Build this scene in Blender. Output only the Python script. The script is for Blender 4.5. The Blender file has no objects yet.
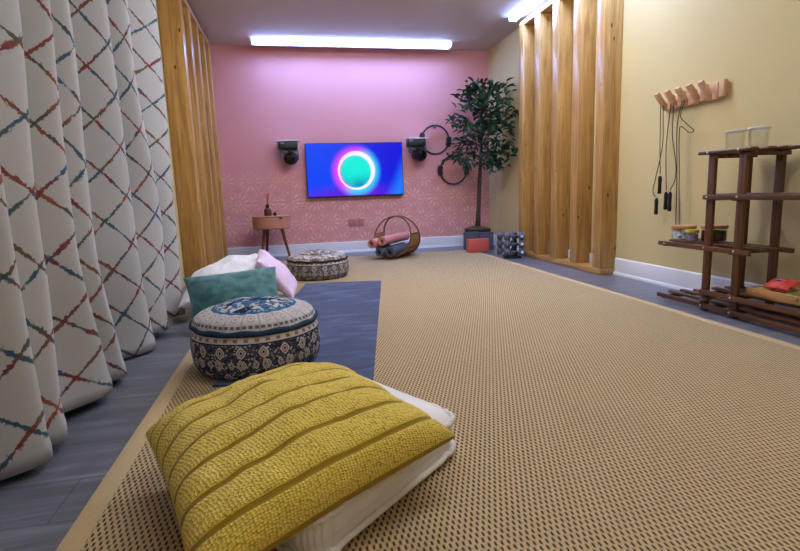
import bpy, bmesh, math, random
from mathutils import Vector, Matrix, noise
R = random.Random(7)
PI = math.pi
col = bpy.context.scene.collection

# ------------------------------------------------------------------ colour + node helpers
def lin(c):
    c = c / 255.0
    return c / 12.92 if c <= 0.04045 else ((c + 0.055) / 1.055) ** 2.4
def rgb(r, g, b): return (lin(r), lin(g), lin(b), 1.0)

class X:
    """a scalar socket with arithmetic"""
    def __init__(s, nt, sock): s.nt, s.k = nt, sock
    def _m(s, op, *o):
        n = s.nt.nodes.new('ShaderNodeMath'); n.operation = op
        for i, v in enumerate((s,) + o):
            if isinstance(v, X): s.nt.links.new(v.k, n.inputs[i])
            else: n.inputs[i].default_value = v
        return X(s.nt, n.outputs[0])
    def __add__(s, o): return s._m('ADD', o)
    __radd__ = __add__
    def __sub__(s, o): return s._m('SUBTRACT', o)
    def __rsub__(s, o): return s._m('MULTIPLY', -1.0)._m('ADD', o)
    def __mul__(s, o): return s._m('MULTIPLY', o)
    __rmul__ = __mul__
    def __truediv__(s, o): return s._m('DIVIDE', o)
    def sin(s): return s._m('SINE')
    def cos(s): return s._m('COSINE')
    def abs(s): return s._m('ABSOLUTE')
    def fract(s): return s._m('FRACT')
    def floor(s): return s._m('FLOOR')
    def sqrt(s): return s._m('SQRT')
    def pw(s, e): return s._m('POWER', e)
    def mod2(s): return (s * 0.5).fract() * 2.0
    def min(s, o): return s._m('MINIMUM', o)
    def max(s, o): return s._m('MAXIMUM', o)
    def atan2(s, o): return s._m('ARCTAN2', o)
    def step(s, a, b):
        n = s.nt.nodes.new('ShaderNodeMapRange'); n.interpolation_type = 'SMOOTHSTEP'
        s.nt.links.new(s.k, n.inputs[0])
        for i, v in ((1, a), (2, b)):
            if isinstance(v, X): s.nt.links.new(v.k, n.inputs[i])
            else: n.inputs[i].default_value = v
        return X(s.nt, n.outputs[0])

class Mat:
    def __init__(s, name, rough=0.6, spec=0.4, metal=0.0):
        s.m = bpy.data.materials.new(name); s.m.use_nodes = True
        s.nt = s.m.node_tree; s.n = s.nt.nodes; s.l = s.nt.links
        s.b = s.n['Principled BSDF']
        s.b.inputs['Roughness'].default_value = rough
        s.b.inputs['Specular IOR Level'].default_value = spec
        s.b.inputs['Metallic'].default_value = metal
        s.tc = s.n.new('ShaderNodeTexCoord')
    def xyz(s, which='Object'):
        n = s.n.new('ShaderNodeSeparateXYZ'); s.l.new(s.tc.outputs[which], n.inputs[0])
        return [X(s.nt, o) for o in n.outputs]
    def vec(s, x, y, z):
        n = s.n.new('ShaderNodeCombineXYZ')
        for i, v in enumerate((x, y, z)):
            if isinstance(v, X): s.l.new(v.k, n.inputs[i])
            else: n.inputs[i].default_value = v
        return n.outputs[0]
    def vscale(s, sx, sy, sz, which='Object', off=None):
        n = s.n.new('ShaderNodeMapping'); s.l.new(s.tc.outputs[which], n.inputs[0])
        n.inputs['Scale'].default_value = (sx, sy, sz)
        if off is not None: s.l.new(off, n.inputs['Location'])
        return n.outputs[0]
    def noise(s, vec=None, scale=5, detail=3, rough=0.5, dist=0.0):
        n = s.n.new('ShaderNodeTexNoise')
        if vec is not None: s.l.new(vec, n.inputs['Vector'])
        else: s.l.new(s.tc.outputs['Object'], n.inputs['Vector'])
        n.inputs['Scale'].default_value = scale; n.inputs['Detail'].default_value = detail
        n.inputs['Roughness'].default_value = rough; n.inputs['Distortion'].default_value = dist
        return X(s.nt, n.outputs['Fac'])
    def voro(s, vec=None, scale=5, feature='F1', rnd=1.0):
        n = s.n.new('ShaderNodeTexVoronoi'); n.feature = feature
        s.l.new(vec if vec is not None else s.tc.outputs['Object'], n.inputs['Vector'])
        n.inputs['Scale'].default_value = scale; n.inputs['Randomness'].default_value = rnd
        return X(s.nt, n.outputs['Distance'])
    def mix(s, f, a, b):
        n = s.n.new('ShaderNodeMix'); n.data_type = 'RGBA'
        for i, v in ((0, f), (6, a), (7, b)):
            if isinstance(v, X): s.l.new(v.k, n.inputs[i])
            elif isinstance(v, bpy.types.NodeSocket): s.l.new(v, n.inputs[i])
            else: n.inputs[i].default_value = v
        return n.outputs[2]
    def ramp(s, f, stops, const=False):
        n = s.n.new('ShaderNodeValToRGB'); s.l.new(f.k, n.inputs[0])
        n.color_ramp.interpolation = 'CONSTANT' if const else 'LINEAR'
        e = n.color_ramp.elements
        while len(e) < len(stops): e.new(0.5)
        for q, (p, c) in zip(e, stops): q.position = p; q.color = c
        return n.outputs[0]
    def color(s, c):
        if isinstance(c, bpy.types.NodeSocket): s.l.new(c, s.b.inputs['Base Color'])
        else: s.b.inputs['Base Color'].default_value = c
        return s
    def rough(s, x): s.l.new(x.k, s.b.inputs['Roughness']); return s
    def bump(s, h, strength=0.3, dist=0.01):
        n = s.n.new('ShaderNodeBump'); s.l.new(h.k, n.inputs['Height'])
        n.inputs['Strength'].default_value = strength; n.inputs['Distance'].default_value = dist
        s.l.new(n.outputs[0], s.b.inputs['Normal']); return s
    def emit(s, c, k):
        if isinstance(c, bpy.types.NodeSocket): s.l.new(c, s.b.inputs['Emission Color'])
        else: s.b.inputs['Emission Color'].default_value = c
        s.b.inputs['Emission Strength'].default_value = k; return s
    def rnd(s):
        n = s.n.new('ShaderNodeObjectInfo'); return X(s.nt, n.outputs['Random'])

def plain(name, c, rough=0.6, spec=0.4, metal=0.0, var=0.12, nscale=20, bump=0.0):
    m = Mat(name, rough, spec, metal)
    n = m.noise(scale=nscale, detail=4)
    d = tuple(v * (1 - var) for v in c[:3]) + (1,); e = tuple(min(1, v * (1 + var)) for v in c[:3]) + (1,)
    m.color(m.mix(n, d, e))
    if bump: m.bump(m.noise(scale=nscale * 6, detail=2), bump, 0.003)
    return m.m

# ------------------------------------------------------------------ mesh helpers (world coordinates)
class MB:
    def __init__(s): s.bm = bmesh.new(); s.uv = None
    def box(s, lo, hi, bev=0.0, seg=2, rot=None, piv=None):
        lo, hi = Vector(lo), Vector(hi)
        r = bmesh.ops.create_cube(s.bm, size=1.0)
        d = hi - lo; c = (hi + lo) / 2
        for v in r['verts']: v.co = Vector((v.co.x * d.x, v.co.y * d.y, v.co.z * d.z)) + c
        vs = r['verts']
        if bev > 0:
            ed = list({e for v in vs for e in v.link_edges})
            q = bmesh.ops.bevel(s.bm, geom=ed, offset=min(bev, min(d) * 0.49), segments=seg, affect='EDGES', profile=0.5)
            vs = list({v for f in q['faces'] for v in f.verts} | {v for v in vs if v.is_valid})
            isl = set(vs); st = list(vs)
            while st:
                v = st.pop()
                for e in v.link_edges:
                    o = e.other_vert(v)
                    if o not in isl: isl.add(o); st.append(o)
            vs = list(isl)
        if rot is not None:
            p = Vector(piv) if piv is not None else c
            for v in vs: v.co = rot @ (v.co - p) + p
        return s
    def bar(s, a, b, w, h, bev=0.0, up=(0, 0, 1)):
        """box beam from a to b, w across, h along up"""
        a, b = Vector(a), Vector(b); d = b - a; L = d.length; z = d.normalized()
        y = Vector(up); y = (y - z * y.dot(z)).normalized(); x = y.cross(z)
        M = Matrix((x, y, z)).transposed()
        n0 = len(s.bm.verts)
        t = MB(); t.box((-w / 2, -h / 2, 0), (w / 2, h / 2, L), bev)
        for v in t.bm.verts: v.co = M @ v.co + a
        s.merge(t); return s
    def merge(s, t):
        me = bpy.data.meshes.new('tmp'); t.bm.to_mesh(me); s.bm.from_mesh(me); bpy.data.meshes.remove(me); t.bm.free()
    def tube(s, pts, rad, seg=8, cap=True, closed=False):
        pts = [Vector(p) for p in pts]; n = len(pts)
        rs = rad if isinstance(rad, (list, tuple)) else [rad] * n
        rings = []; prev = None
        for i, p in enumerate(pts):
            if closed: t = (pts[(i + 1) % n] - pts[i - 1])
            else: t = (pts[min(i + 1, n - 1)] - pts[max(i - 1, 0)])
            t = t.normalized() if t.length > 1e-9 else Vector((0, 0, 1))
            if prev is None:
                a = Vector((0, 0, 1)) if abs(t.z) < 0.9 else Vector((1, 0, 0))
                x = (a - t * a.dot(t)).normalized()
            else:
                x = prev - t * prev.dot(t); x = x.normalized() if x.length > 1e-6 else prev
            prev = x; y = t.cross(x)
            rings.append([s.bm.verts.new(p + (x * math.cos(2 * PI * k / seg) + y * math.sin(2 * PI * k / seg)) * rs[i]) for k in range(seg)])
        m = n if closed else n - 1
        for i in range(m):
            A, B = rings[i], rings[(i + 1) % n]
            for k in range(seg): s.bm.faces.new((A[k], A[(k + 1) % seg], B[(k + 1) % seg], B[k]))
        if cap and not closed:
            s.bm.faces.new(rings[0][::-1]); s.bm.faces.new(rings[-1])
        return s
    def lathe(s, prof, c=(0, 0, 0), seg=32, axis=None, uvs=False, sx=1.0):
        """prof: (radius, height) pairs; axis: direction of the height"""
        c = Vector(c)
        M = Matrix.Identity(3)
        if axis is not None: M = Vector((0, 0, 1)).rotation_difference(Vector(axis).normalized()).to_matrix()
        if uvs and s.uv is None: s.uv = s.bm.loops.layers.uv.new('UVMap')
        L = [0.0]
        for i in range(1, len(prof)): L.append(L[-1] + math.hypot(prof[i][0] - prof[i - 1][0], prof[i][1] - prof[i - 1][1]))
        T = L[-1] or 1
        rings = []
        for (r, h) in prof:
            if r < 1e-6: rings.append([s.bm.verts.new(c + M @ Vector((0, 0, h)))])
            else: rings.append([s.bm.verts.new(c + M @ Vector((r * math.cos(2 * PI * k / seg), r * math.sin(2 * PI * k / seg), h))) for k in range(seg)])
        for i in range(len(prof) - 1):
            A, B = rings[i], rings[i + 1]
            for k in range(seg):
                k2 = (k + 1) % seg
                a = [A[0]] if len(A) == 1 else [A[k], A[k2]]
                b = [B[0]] if len(B) == 1 else [B[k2], B[k]]
                if len(a) + len(b) < 3: continue
                f = s.bm.faces.new(a + b)
                if uvs:
                    us = ([(k + .5) / seg] if len(a) == 1 else [k / seg, (k + 1) / seg]) + ([(k + .5) / seg] if len(b) == 1 else [(k + 1) / seg, k / seg])
                    vv = [L[i] / T] * len(a) + [L[i + 1] / T] * len(b)
                    for lp, u, v in zip(f.loops, us, vv): lp[s.uv].uv = (u, v)
        return s
    def grid(s, fn, nu, nv, uvfn=None, closed_u=False):
        if uvfn and s.uv is None: s.uv = s.bm.loops.layers.uv.new('UVMap')
        V = [[s.bm.verts.new(fn(i / (nu), j / (nv))) for j in range(nv + 1)] for i in range(nu + 1)]
        for i in range(nu):
            for j in range(nv):
                f = s.bm.faces.new((V[i][j], V[i + 1][j], V[i + 1][j + 1], V[i][j + 1]))
                if uvfn:
                    for lp, (a, b) in zip(f.loops, ((i, j), (i + 1, j), (i + 1, j + 1), (i, j + 1))): lp[s.uv].uv = uvfn(a / nu, b / nv)
        return V

BASE = {}
def build(name, mb, mat, base, sharp=35, recalc=True):
    base = Vector(base)
    for v in mb.bm.verts: v.co -= base
    if recalc: bmesh.ops.recalc_face_normals(mb.bm, faces=mb.bm.faces[:])
    me = bpy.data.meshes.new(name); mb.bm.to_mesh(me); mb.bm.free()
    me.polygons.foreach_set('use_smooth', [True] * len(me.polygons))
    me.set_sharp_from_angle(angle=math.radians(sharp))
    if mat: me.materials.append(mat)
    o = bpy.data.objects.new(name, me); col.objects.link(o)
    BASE[o.name] = base
    return o
def tag(o, label=None, cat=None, group=None):
    if label: o['label'] = label
    if cat: o['category'] = cat
    if group: o['group'] = group
    return o
def empty(name, loc, label, cat, group=None):
    o = bpy.data.objects.new(name, None); col.objects.link(o); o.location = loc
    o.empty_display_size = 0.1; BASE[o.name] = Vector(loc)
    return tag(o, label, cat, group)
def part(name, mb, mat, parent, sharp=35, label=None, recalc=True):
    o = build(name, mb, mat, BASE[parent.name], sharp, recalc); o.parent = parent
    if label: o['label'] = label
    return o
def solo(name, mb, mat, base, label, cat, group=None, sharp=35):
    o = build(name, mb, mat, base, sharp); o.location = base
    return tag(o, label, cat, group)
def struct(name, mb, mat, sharp=35):
    o = build(name, mb, mat, (0, 0, 0), sharp); o['kind'] = 'structure'; return o
def dup(root, loc, rotz=0.0, label=None):
    r = root.copy(); col.objects.link(r); r.location = loc; r.rotation_euler = (0, 0, rotz)
    if label: r['label'] = label
    for ch in list(root.children):
        c = ch.copy(); col.objects.link(c); c.parent = r
        for g in list(ch.children):
            d = g.copy(); col.objects.link(d); d.parent = c
    return r

# ------------------------------------------------------------------ room dimensions
W, H, XL, YF = 3.262, 2.40, -0.15, -8.2

# ------------------------------------------------------------------ materials
def pine(name, light, dark, axis='z', rough=0.32):
    m = Mat(name, rough, 0.5)
    sc = {'z': (9, 9, 0.55), 'y': (9, 0.55, 9), 'x': (0.55, 9, 9)}[axis]
    off = m.vec(m.rnd() * 7.0, m.rnd() * 3.0, m.rnd() * 11.0)
    v = m.vscale(*sc, off=off)
    g = m.noise(v, 3.0, 5, 0.6, 1.2)
    fine = m.noise(v, 14.0, 3, 0.5)
    c = m.mix(g.step(0.3, 0.72), light, dark)
    c = m.mix((fine - 0.5).abs() * 1.2, c, dark)
    ks = {'z': (5, 5, 2.2), 'y': (5, 2.2, 5), 'x': (2.2, 5, 5)}[axis]
    k = m.voro(m.vscale(*ks, off=off), 2.2)
    c = m.mix(1.0 - k.step(0.05, 0.11), c, rgb(84, 44, 14))
    m.color(c); m.bump(g, 0.08, 0.003)
    return m.m
M_pine = pine('varnished_pine', rgb(204, 160, 94), rgb(156, 112, 56), 'z')
M_pine_y = pine('varnished_pine_rail', rgb(204, 160, 94), rgb(156, 112, 56), 'y')
M_brown = pine('carbonised_brown_wood', rgb(114, 71, 38), rgb(62, 35, 18), 'y', 0.4)
M_brown_z = pine('carbonised_brown_post', rgb(114, 71, 38), rgb(62, 35, 18), 'z', 0.4)
M_oak = pine('pale_oak', rgb(200, 152, 98), rgb(168, 116, 66), 'y', 0.5)
M_beech = pine('pinkish_beech', rgb(230, 188, 152), rgb(202, 154, 116), 'z', 0.5)
M_walnut = pine('dark_leg_wood', rgb(126, 66, 38), rgb(84, 40, 22), 'z', 0.4)

def wall_mat(name, c, var=0.05):
    m = Mat(name, 0.75, 0.25)
    n = m.noise(scale=1.6, detail=3); f = m.noise(scale=160, detail=2)
    m.color(m.mix(n, tuple(v * (1 - var) for v in c[:3]) + (1,), tuple(min(1, v * (1 + var)) for v in c[:3]) + (1,)))
    m.bump(f, 0.12, 0.002); return m.m
M_cream = wall_mat('cream_yellow_paint', rgb(208, 191, 144))
M_ceil = wall_mat('taupe_ceiling_paint', rgb(204, 192, 186))
M_white = plain('white_gloss_paint', rgb(226, 228, 236), 0.35, 0.5, var=0.03)

def pink_wall():
    m = Mat('pink_paint_with_pale_rosette_stencil', 0.7, 0.25)
    x, y, z = m.xyz()
    P = 0.30
    row = (z / (P * 0.86)).floor()
    cx = x / P + row.mod2() * 0.5
    fx = (cx.fract() - 0.5) * P
    fz = ((z / (P * 0.86)).fract() - 0.5) * (P * 0.86)
    r = (fx * fx + fz * fz).sqrt(); th = fz.atan2(fx)
    def petals(k, r0, r1, ph, sh):
        t = (r - r0) / (r1 - r0)
        prof = (t * (1.0 - t) * 4.0).max(0.0).pw(0.7)          # petal width along its length
        a = (th * (k / 2.0) + ph).sin().abs()                  # 1 on the petal's spine
        return (a - 1.0 + prof * sh).step(0.0, 0.06)
    p = petals(12, 0.055, 0.125, 0.0, 0.34).max(petals(8, 0.012, 0.048, 0.4, 0.4)).max(petals(24, 0.130, 0.150, 0.2, 0.4) * 0.8)
    worn = m.noise(scale=9, detail=3).step(0.3, 0.62)
    fade = 1.0 - z.step(0.75, 1.12)
    n = m.noise(scale=1.3, detail=3)
    base = m.mix(n, rgb(216, 150, 154), rgb(226, 162, 166))
    m.color(m.mix(p * worn * fade * 0.68, base, rgb(242, 208, 190)))
    m.bump(m.noise(scale=170, detail=2), 0.1, 0.002)
    return m.m
M_pink = pink_wall()

def laminate():
    m = Mat('blue_grey_laminate', 0.32, 0.5)
    x, y, z = m.xyz()
    row = (y / 0.19).floor()
    xs = x + row * 0.377
    v = m.vec(xs * 0.9, y * 7.0, row * 3.1)
    g = m.noise(v, 2.4, 6, 0.62, 0.8)
    c = m.ramp(g, [(0.25, rgb(76, 78, 86)), (0.5, rgb(106, 108, 118)), (0.78, rgb(142, 144, 152))])
    seam = ((y / 0.19).fract() - 0.5).abs().step(0.485, 0.498).max(((xs / 1.25).fract() - 0.5).abs().step(0.4975, 0.4995))
    m.color(m.mix(seam * 0.6, c, rgb(52, 54, 66)))
    m.rough(g * 0.2 + 0.24); m.bump(g - seam * 0.3, 0.1, 0.003)
    return m.m
M_floor = laminate()

def sisal():
    m = Mat('woven_sisal', 0.9, 0.1)
    x, y, z = m.xyz()
    wob = m.noise(scale=35, detail=2) * 0.18
    k = ((x / 0.0135 + wob) * (2 * PI)).cos() * ((y / 0.017 + wob) * PI).cos()
    h = 1.0 - k.step(-0.12, 0.78)
    strand = m.noise(m.vscale(60, 260, 60), 1.0, 2)
    big = m.noise(scale=2.5, detail=3)
    tan = m.mix(strand, rgb(180, 155, 117), rgb(218, 193, 152))
    tan = m.mix(big * 0.35, tan, rgb(190, 164, 123))
    m.color(m.mix(h, rgb(82, 66, 50), tan))
    m.bump(h + strand * 0.3, 0.6, 0.006)
    return m.m
M_sisal = sisal()
M_bind = plain('tan_rug_binding', rgb(196, 172, 132), 0.85, 0.15, var=0.08, nscale=120, bump=0.2)

def navy_mat():
    m = Mat('navy_short_pile', 0.9, 0.15)
    n = m.noise(m.vscale(1.2, 4.0, 1), 3.0, 5, 0.6, 0.8)
    f = m.noise(scale=260, detail=2)
    m.color(m.mix(f * 0.35, m.ramp(n, [(0.3, rgb(40, 51, 82)), (0.5, rgb(58, 73, 110)), (0.70, rgb(100, 116, 152))]), rgb(40, 50, 80)))
    m.b.inputs['Sheen Weight'].default_value = 0.25
    m.bump(f, 0.4, 0.003); return m.m
M_navy = navy_mat()

def curtain_mat():
    m = Mat('cream_cloth_with_brushed_lattice', 0.85, 0.15)
    n = m.n.new('ShaderNodeSeparateXYZ'); m.l.new(m.tc.outputs['UV'], n.inputs[0])
    u, v = X(m.nt, n.outputs[0]), X(m.nt, n.outputs[1])
    uvv = m.vec(u, v, 0.0)
    w1 = (m.noise(uvv, 9, 3) - 0.5) * 0.12
    w2 = (m.noise(uvv, 100, 2) - 0.5) * 0.10
    a = u / 0.225 + v / 0.205 + w1 + w2; b = u / 0.225 - v / 0.205 + w1 * 0.8 - w2
    out = None
    cloth = m.mix(m.noise(uvv, 240, 2), rgb(178, 177, 176), rgb(192, 191, 189))
    c = cloth
    for k, (q, o) in enumerate(((a, 3.0), (b, 17.0))):
        d = (q.fract() - 0.5).abs()
        brk = m.noise(m.vec(u, v, o), 22, 3)
        wid = brk * brk * 0.145 + 0.008
        mask = 1.0 - (d / wid).step(0.55, 1.0)
        hue = m.noise(m.vec(u + o, v + q.floor() * 0.37, o), 4.2, 1)
        cc = m.ramp(hue, [(0.0, rgb(84, 82, 62)), (0.36, rgb(40, 84, 108)), (0.43, rgb(88, 84, 62)), (0.485, rgb(132, 64, 50)), (0.53, rgb(112, 36, 54)),
                          (0.57, rgb(38, 90, 118)), (0.63, rgb(70, 70, 54)), (0.69, rgb(150, 74, 50))])
        c = m.mix(mask * (brk.step(0.2, 0.45) * 0.45 + 0.5), c, cc)
        # short feathery ticks along the strokes
        t = ((u / 0.185 * 7.0 + o) + m.noise(m.vec(u, v, o), 14, 2) * 3.0).fract()
        tick = (1.0 - (d / 0.10).step(0.4, 1.0)) * (1.0 - (t - 0.5).abs().step(0.03, 0.10)) * m.noise(m.vec(u, v, o + 5), 11, 2).step(0.52, 0.62)
        c = m.mix(tick * 0.8, c, cc)
    m.color(c); m.bump(m.noise(uvv, 500, 2), 0.12, 0.002)
    return m.m
M_curtain = curtain_mat()

def led(name, c, k):
    m = Mat(name, 0.4); m.color(rgb(235, 240, 250)); m.emit(c, k); return m.m
M_led = led('lit_blue_white_tube', (0.30, 0.46, 1.0, 1), 21.0)
M_fill_mid = led('added_bright_fill_tube', (0.97, 0.98, 1.0, 1), 27.0)  # this and the next two glow on the added, unseen fill tubes
M_fill_rear = led('added_dim_fill_tube', (1.0, 0.96, 0.92, 1), 4.0)
M_fill_near = led('added_near_fill_tube', (0.97, 0.98, 1.0, 1), 12.0)

M_black = plain('black_plastic', rgb(14, 14, 17), 0.45, 0.5, var=0.15)
M_blackrub = plain('black_rubber', rgb(40, 42, 50), 0.6, 0.35, var=0.15)
M_greymetal = plain('grey_painted_metal', rgb(96, 106, 122), 0.35, 0.5, 0.6, var=0.1)
M_steel = plain('steel', rgb(210, 208, 204), 0.28, 0.5, 0.9, var=0.05)
M_glassdark = plain('dark_lens', rgb(10, 12, 18), 0.08, 0.6, var=0.1)

# ------------------------------------------------------------------ room shell
mb = MB(); mb.box((XL - .1, YF - .1, -.1), (W + .1, .1, 0)); struct('floor', mb, M_floor)
mb = MB(); mb.box((XL - .1, YF - .1, H), (W + .1, .1, H + .1)); struct('ceiling', mb, M_ceil)
mb = MB(); mb.box((XL - .1, 0, 0), (W + .1, .1, H)); struct('wall_back', mb, M_pink)
mb = MB(); mb.box((W, YF - .1, 0), (W + .1, 0, H)); struct('wall_right', mb, M_cream)
mb = MB(); mb.box((XL - .1, YF - .1, 0), (XL, 0, H)); struct('wall_left', mb, M_cream)
mb = MB(); mb.box((XL, YF - .1, 0), (W, YF, H)); struct('wall_front', mb, M_cream)
RPOSTS = [-2.695, -2.345, -1.99, -1.645, -1.30]
def skirting(name, segs, nrm):
    """baseboard with a flat face, rounded top and a quarter round at the floor"""
    n = Vector(nrm)
    prof = [(0, 0), (.026, 0), (.026, .012), (.022, .021), (.015, .025), (.015, .123), (.012, .131), (.006, .134), (0, .134)]
    m = MB()
    for a, b, zc in segs:
        a, b = Vector(a), Vector(b)
        V = [[m.bm.verts.new(p + n * d + Vector((0, 0, max(z, zc)))) for d, z in prof] for p in (a, b)]
        for i in range(len(prof)):
            j = (i + 1) % len(prof); m.bm.faces.new((V[0][i], V[0][j], V[1][j], V[1][i]))
        m.bm.faces.new(V[0]); m.bm.faces.new(V[1][::-1])
    struct(name, m, M_white, 50)
skirting('baseboard_back', [((XL, 0, 0), (W, 0, 0), 0)], (0, -1, 0))
skirting('baseboard_right', [((W, 0, 0), (W, RPOSTS[-1] + .110, 0), 0)] + [((W, RPOSTS[i + 1] - .001, 0), (W, RPOSTS[i] + .106, 0), .0505) for i in range(4)]
         + [((W, RPOSTS[0] - .006, 0), (W, YF, 0), 0)], (-1, 0, 0))

# ------------------------------------------------------------------ LED battens on the ceiling, and added fill tubes out of view
def batten(a, b, label, mat, name='led_batten', shield=0):
    a, b = Vector(a), Vector(b); d = (b - a).normalized(); side = Vector((-d.y, d.x, 0))
    t = empty(name, (a + b) / 2 + Vector((0, 0, 0)), label, 'ceiling light', 'LED battens on the ceiling')
    up = (0, 0, 1)
    m = MB(); m.bar(a + Vector((0, 0, -.007)), b + Vector((0, 0, -.007)), .06, .014, .003); part('housing', m, M_white, t)
    if shield:
        m = MB(); q = side * (shield * .046); m.bar(a + q + Vector((0, 0, -.027)), b + q + Vector((0, 0, -.027)), .008, .054, .002); part('added_shield', m, M_white, t)  # shield added to shade the top of the wall behind the tube
    m = MB()
    prof = [(-.038, -.014), (-.040, -.026), (-.027, -.040), (0, -.044), (.027, -.040), (.040, -.026), (.038, -.014)]
    V = [[m.bm.verts.new(p + side * s + Vector((0, 0, z))) for s, z in prof] for p in (a + d * .02, b - d * .02)]
    n = len(prof)
    for i in range(n):
        j = (i + 1) % n; m.bm.faces.new((V[0][i], V[0][j], V[1][j], V[1][i]))
    m.bm.faces.new(V[0]); m.bm.faces.new(V[1][::-1])
    part('diffuser', m, mat, t, 40)
    for p, q in ((a, a + d * .02), (b - d * .02, b)):
        m = MB(); m.bar(p + Vector((0, 0, -.027)), q + Vector((0, 0, -.027)), .084, .040, .006); part('end_cap', m, M_white, t)
    return t
batten((.44, -.27, H), (2.70, -.27, H), 'long lit tube light on the ceiling along the pink wall', M_led, shield=1)
batten((3.045, -1.20, H), (3.045, -3.45, H), 'lit tube light on the ceiling above the right timber screen', M_led)
batten((.80, -2.75, H), (2.65, -2.75, H), 'unseen fill tube added on the ceiling above the middle of the rug', M_fill_mid)  # added out of view to brighten the far rug and lower wall
batten((.80, -5.2, H), (2.65, -5.2, H), 'unseen fill tube added on the ceiling above the near end of the rug', M_fill_near)  # unseen, added as fill for the foreground
batten((.80, -7.3, H), (2.65, -7.3, H), 'unseen fill tube added on the ceiling behind the camera', M_fill_rear)  # weak fill light added behind the camera

# ------------------------------------------------------------------ timber slat screens
def screen(x0, x1, ys, label):
    """x0..x1 depth, ys: near edges of the five posts"""
    y0 = ys[0]; y1 = ys[-1] + .108
    t = empty('timber_slat_screen', ((x0 + x1) / 2, (y0 + y1) / 2, 0), label, 'wooden screen', 'timber slat screens')
    m = MB(); m.box((x0, y0 - .004, 0), (x1, y1, .05), .004); part('bottom_rail', m, M_pine_y, t)
    m = MB(); m.box((x0, y0 - .004, 2.30), (x1, y1, 2.345), .004); part('top_rail', m, M_pine_y, t)
    for y in ys:
        m = MB(); m.box((x0 + .001, y, .05), (x1, y + .105, 2.30), .004); part('post', m, M_pine, t)
    return t
screen(3.118, W - .0005, RPOSTS, 'tall varnished pine slat screen with five posts against the cream right wall')
screen(XL + .002, .02, [-1.84, -1.47, -1.10, -.735, -.39], 'tall varnished pine slat screen beside the curtain on the left')

# ------------------------------------------------------------------ curtain
def make_curtain():
    peaks = [-5.75, -5.42, -5.12, -4.88, -4.72, -4.51, -4.33, -3.84, -3.38, -3.05]
    dyb = [0, 0, 0, .03, -.04, .13, .13, .09, -.10, -.01]     # how far each fold strays towards the hem
    dyt = [0, 0, 0, 0, .09, .065, .05, -.03, -.20, .08]       # and towards the top
    wide = [.5, .52, .5, .45, .45, .5, .5, .45, .5]
    z0, z1 = .014, 2.385
    N = 18
    ctrl = []
    ctrl.append((-5.9, -.07))
    for i, p in enumerate(peaks):
        amp = [.05, .06, .05, .068, .066, .074, .060, .060, .074, .078][i]
        ctrl.append((p, amp))
        if i < len(peaks) - 1:
            q = p + (peaks[i + 1] - p) * wide[i]; ctrl.append((q, [-.08, -.07, -.08, -.01, -.05, -.02, -.10, -.09, -.085][i]))
    ctrl.append((-2.93, -.02))
    S = []
    for i in range(len(ctrl) - 1):
        (ya, xa), (yb, xb) = ctrl[i], ctrl[i + 1]
        for k in range(N):
            f = k / N; s = (1 - math.cos(PI * f)) / 2
            s = s * .6 + (f * f * (3 - 2 * f)) * .4
            # rounded outward bellies, tight inward creases
            x = xa + (xb - xa) * s
            h = (x + .09) / .16; h = max(0, min(1.1, h)); x = -.10 + .175 * (h ** .60)
            S.append((ya + (yb - ya) * f, x))
    S.append(ctrl[-1])
    L = [0]
    for i in range(1, len(S)): L.append(L[-1] + math.hypot(S[i][0] - S[i - 1][0], S[i][1] - S[i - 1][1]))
    nz = 60; nu = len(S) - 1
    def drift(y, z):
        if y <= peaks[0]: return 0
        for i in range(len(peaks) - 1):
            if y <= peaks[i + 1]:
                f = (y - peaks[i]) / (peaks[i + 1] - peaks[i]); db = dyb[i] + (dyb[i + 1] - dyb[i]) * f; dt = dyt[i] + (dyt[i + 1] - dyt[i]) * f; break
        else: db, dt = dyb[-1], dyt[-1]
        if z < .55: k = 1 - z / .55; return db * k * k * (3 - 2 * k)
        k = min(1, (z - .55) / .8); return dt * k * k * (3 - 2 * k)
    def fn(u, v):
        i = round(u * nu); y, x = S[i]
        z = z0 + (z1 - z0) * v
        k = 1 - v
        wob = noise.noise(Vector((y * 3.1, z * .9, 1.7))) * .022 + noise.noise(Vector((y * 7, z * 2.2, 4.1))) * .008
        xs = x * (.96 + .06 * k) + wob * .6 * (1 if x > -.05 else .4)
        if k > .97: xs += .006
        return Vector((max(XL + .012, xs), y + drift(y, z) + noise.noise(Vector((y * 2, z * .7, 9.1))) * .012, z + (.012 * math.sin(y * 5.1) + .01) * k * k))
    m = MB(); m.grid(fn, nu, nz, lambda u, v: (L[round(u * nu)], v * (z1 - z0)))
    o = solo('curtain', m, M_curtain, (-.02, -4.4, 0), 'floor-length cream curtain with a colourful brushed diamond lattice pattern', 'curtain', sharp=180)
    md = o.modifiers.new('cloth thickness', 'SOLIDIFY'); md.thickness = .004
    return o
make_curtain()

# ------------------------------------------------------------------ rugs
RX0, RX1, RY0, RY1 = .245, 2.805, -6.9, -.57
rug = empty('sisal_rug', ((RX0 + RX1) / 2, (RY0 + RY1) / 2, 0), 'large tan woven sisal rug with a plain tan border covering the floor', 'rug')
mb = MB(); mb.box((RX0 + .05, RY0 + .05, .0005), (RX1 - .05, RY1 - .05, .010)); part('woven_field', mb, M_sisal, rug)
mb = MB()
for lo, hi in (((RX0, RY0, .0005), (RX0 + .052, RY1, .0115)), ((RX1 - .052, RY0, .0005), (RX1, RY1, .0115)), ((RX0, RY0, .0005), (RX1, RY0 + .052, .0114)), ((RX0, RY1 - .052, .0005), (RX1, RY1, .0114))):
    mb.box(lo, hi, .003)
part('border', mb, M_bind, rug, label='plain tan woven binding')
c0 = Vector((1.42, -2.33, 0)); d = Vector((-.183, -.983, 0)).normalized(); e = Vector((-.983, .183, 0))
mb = MB()
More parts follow.
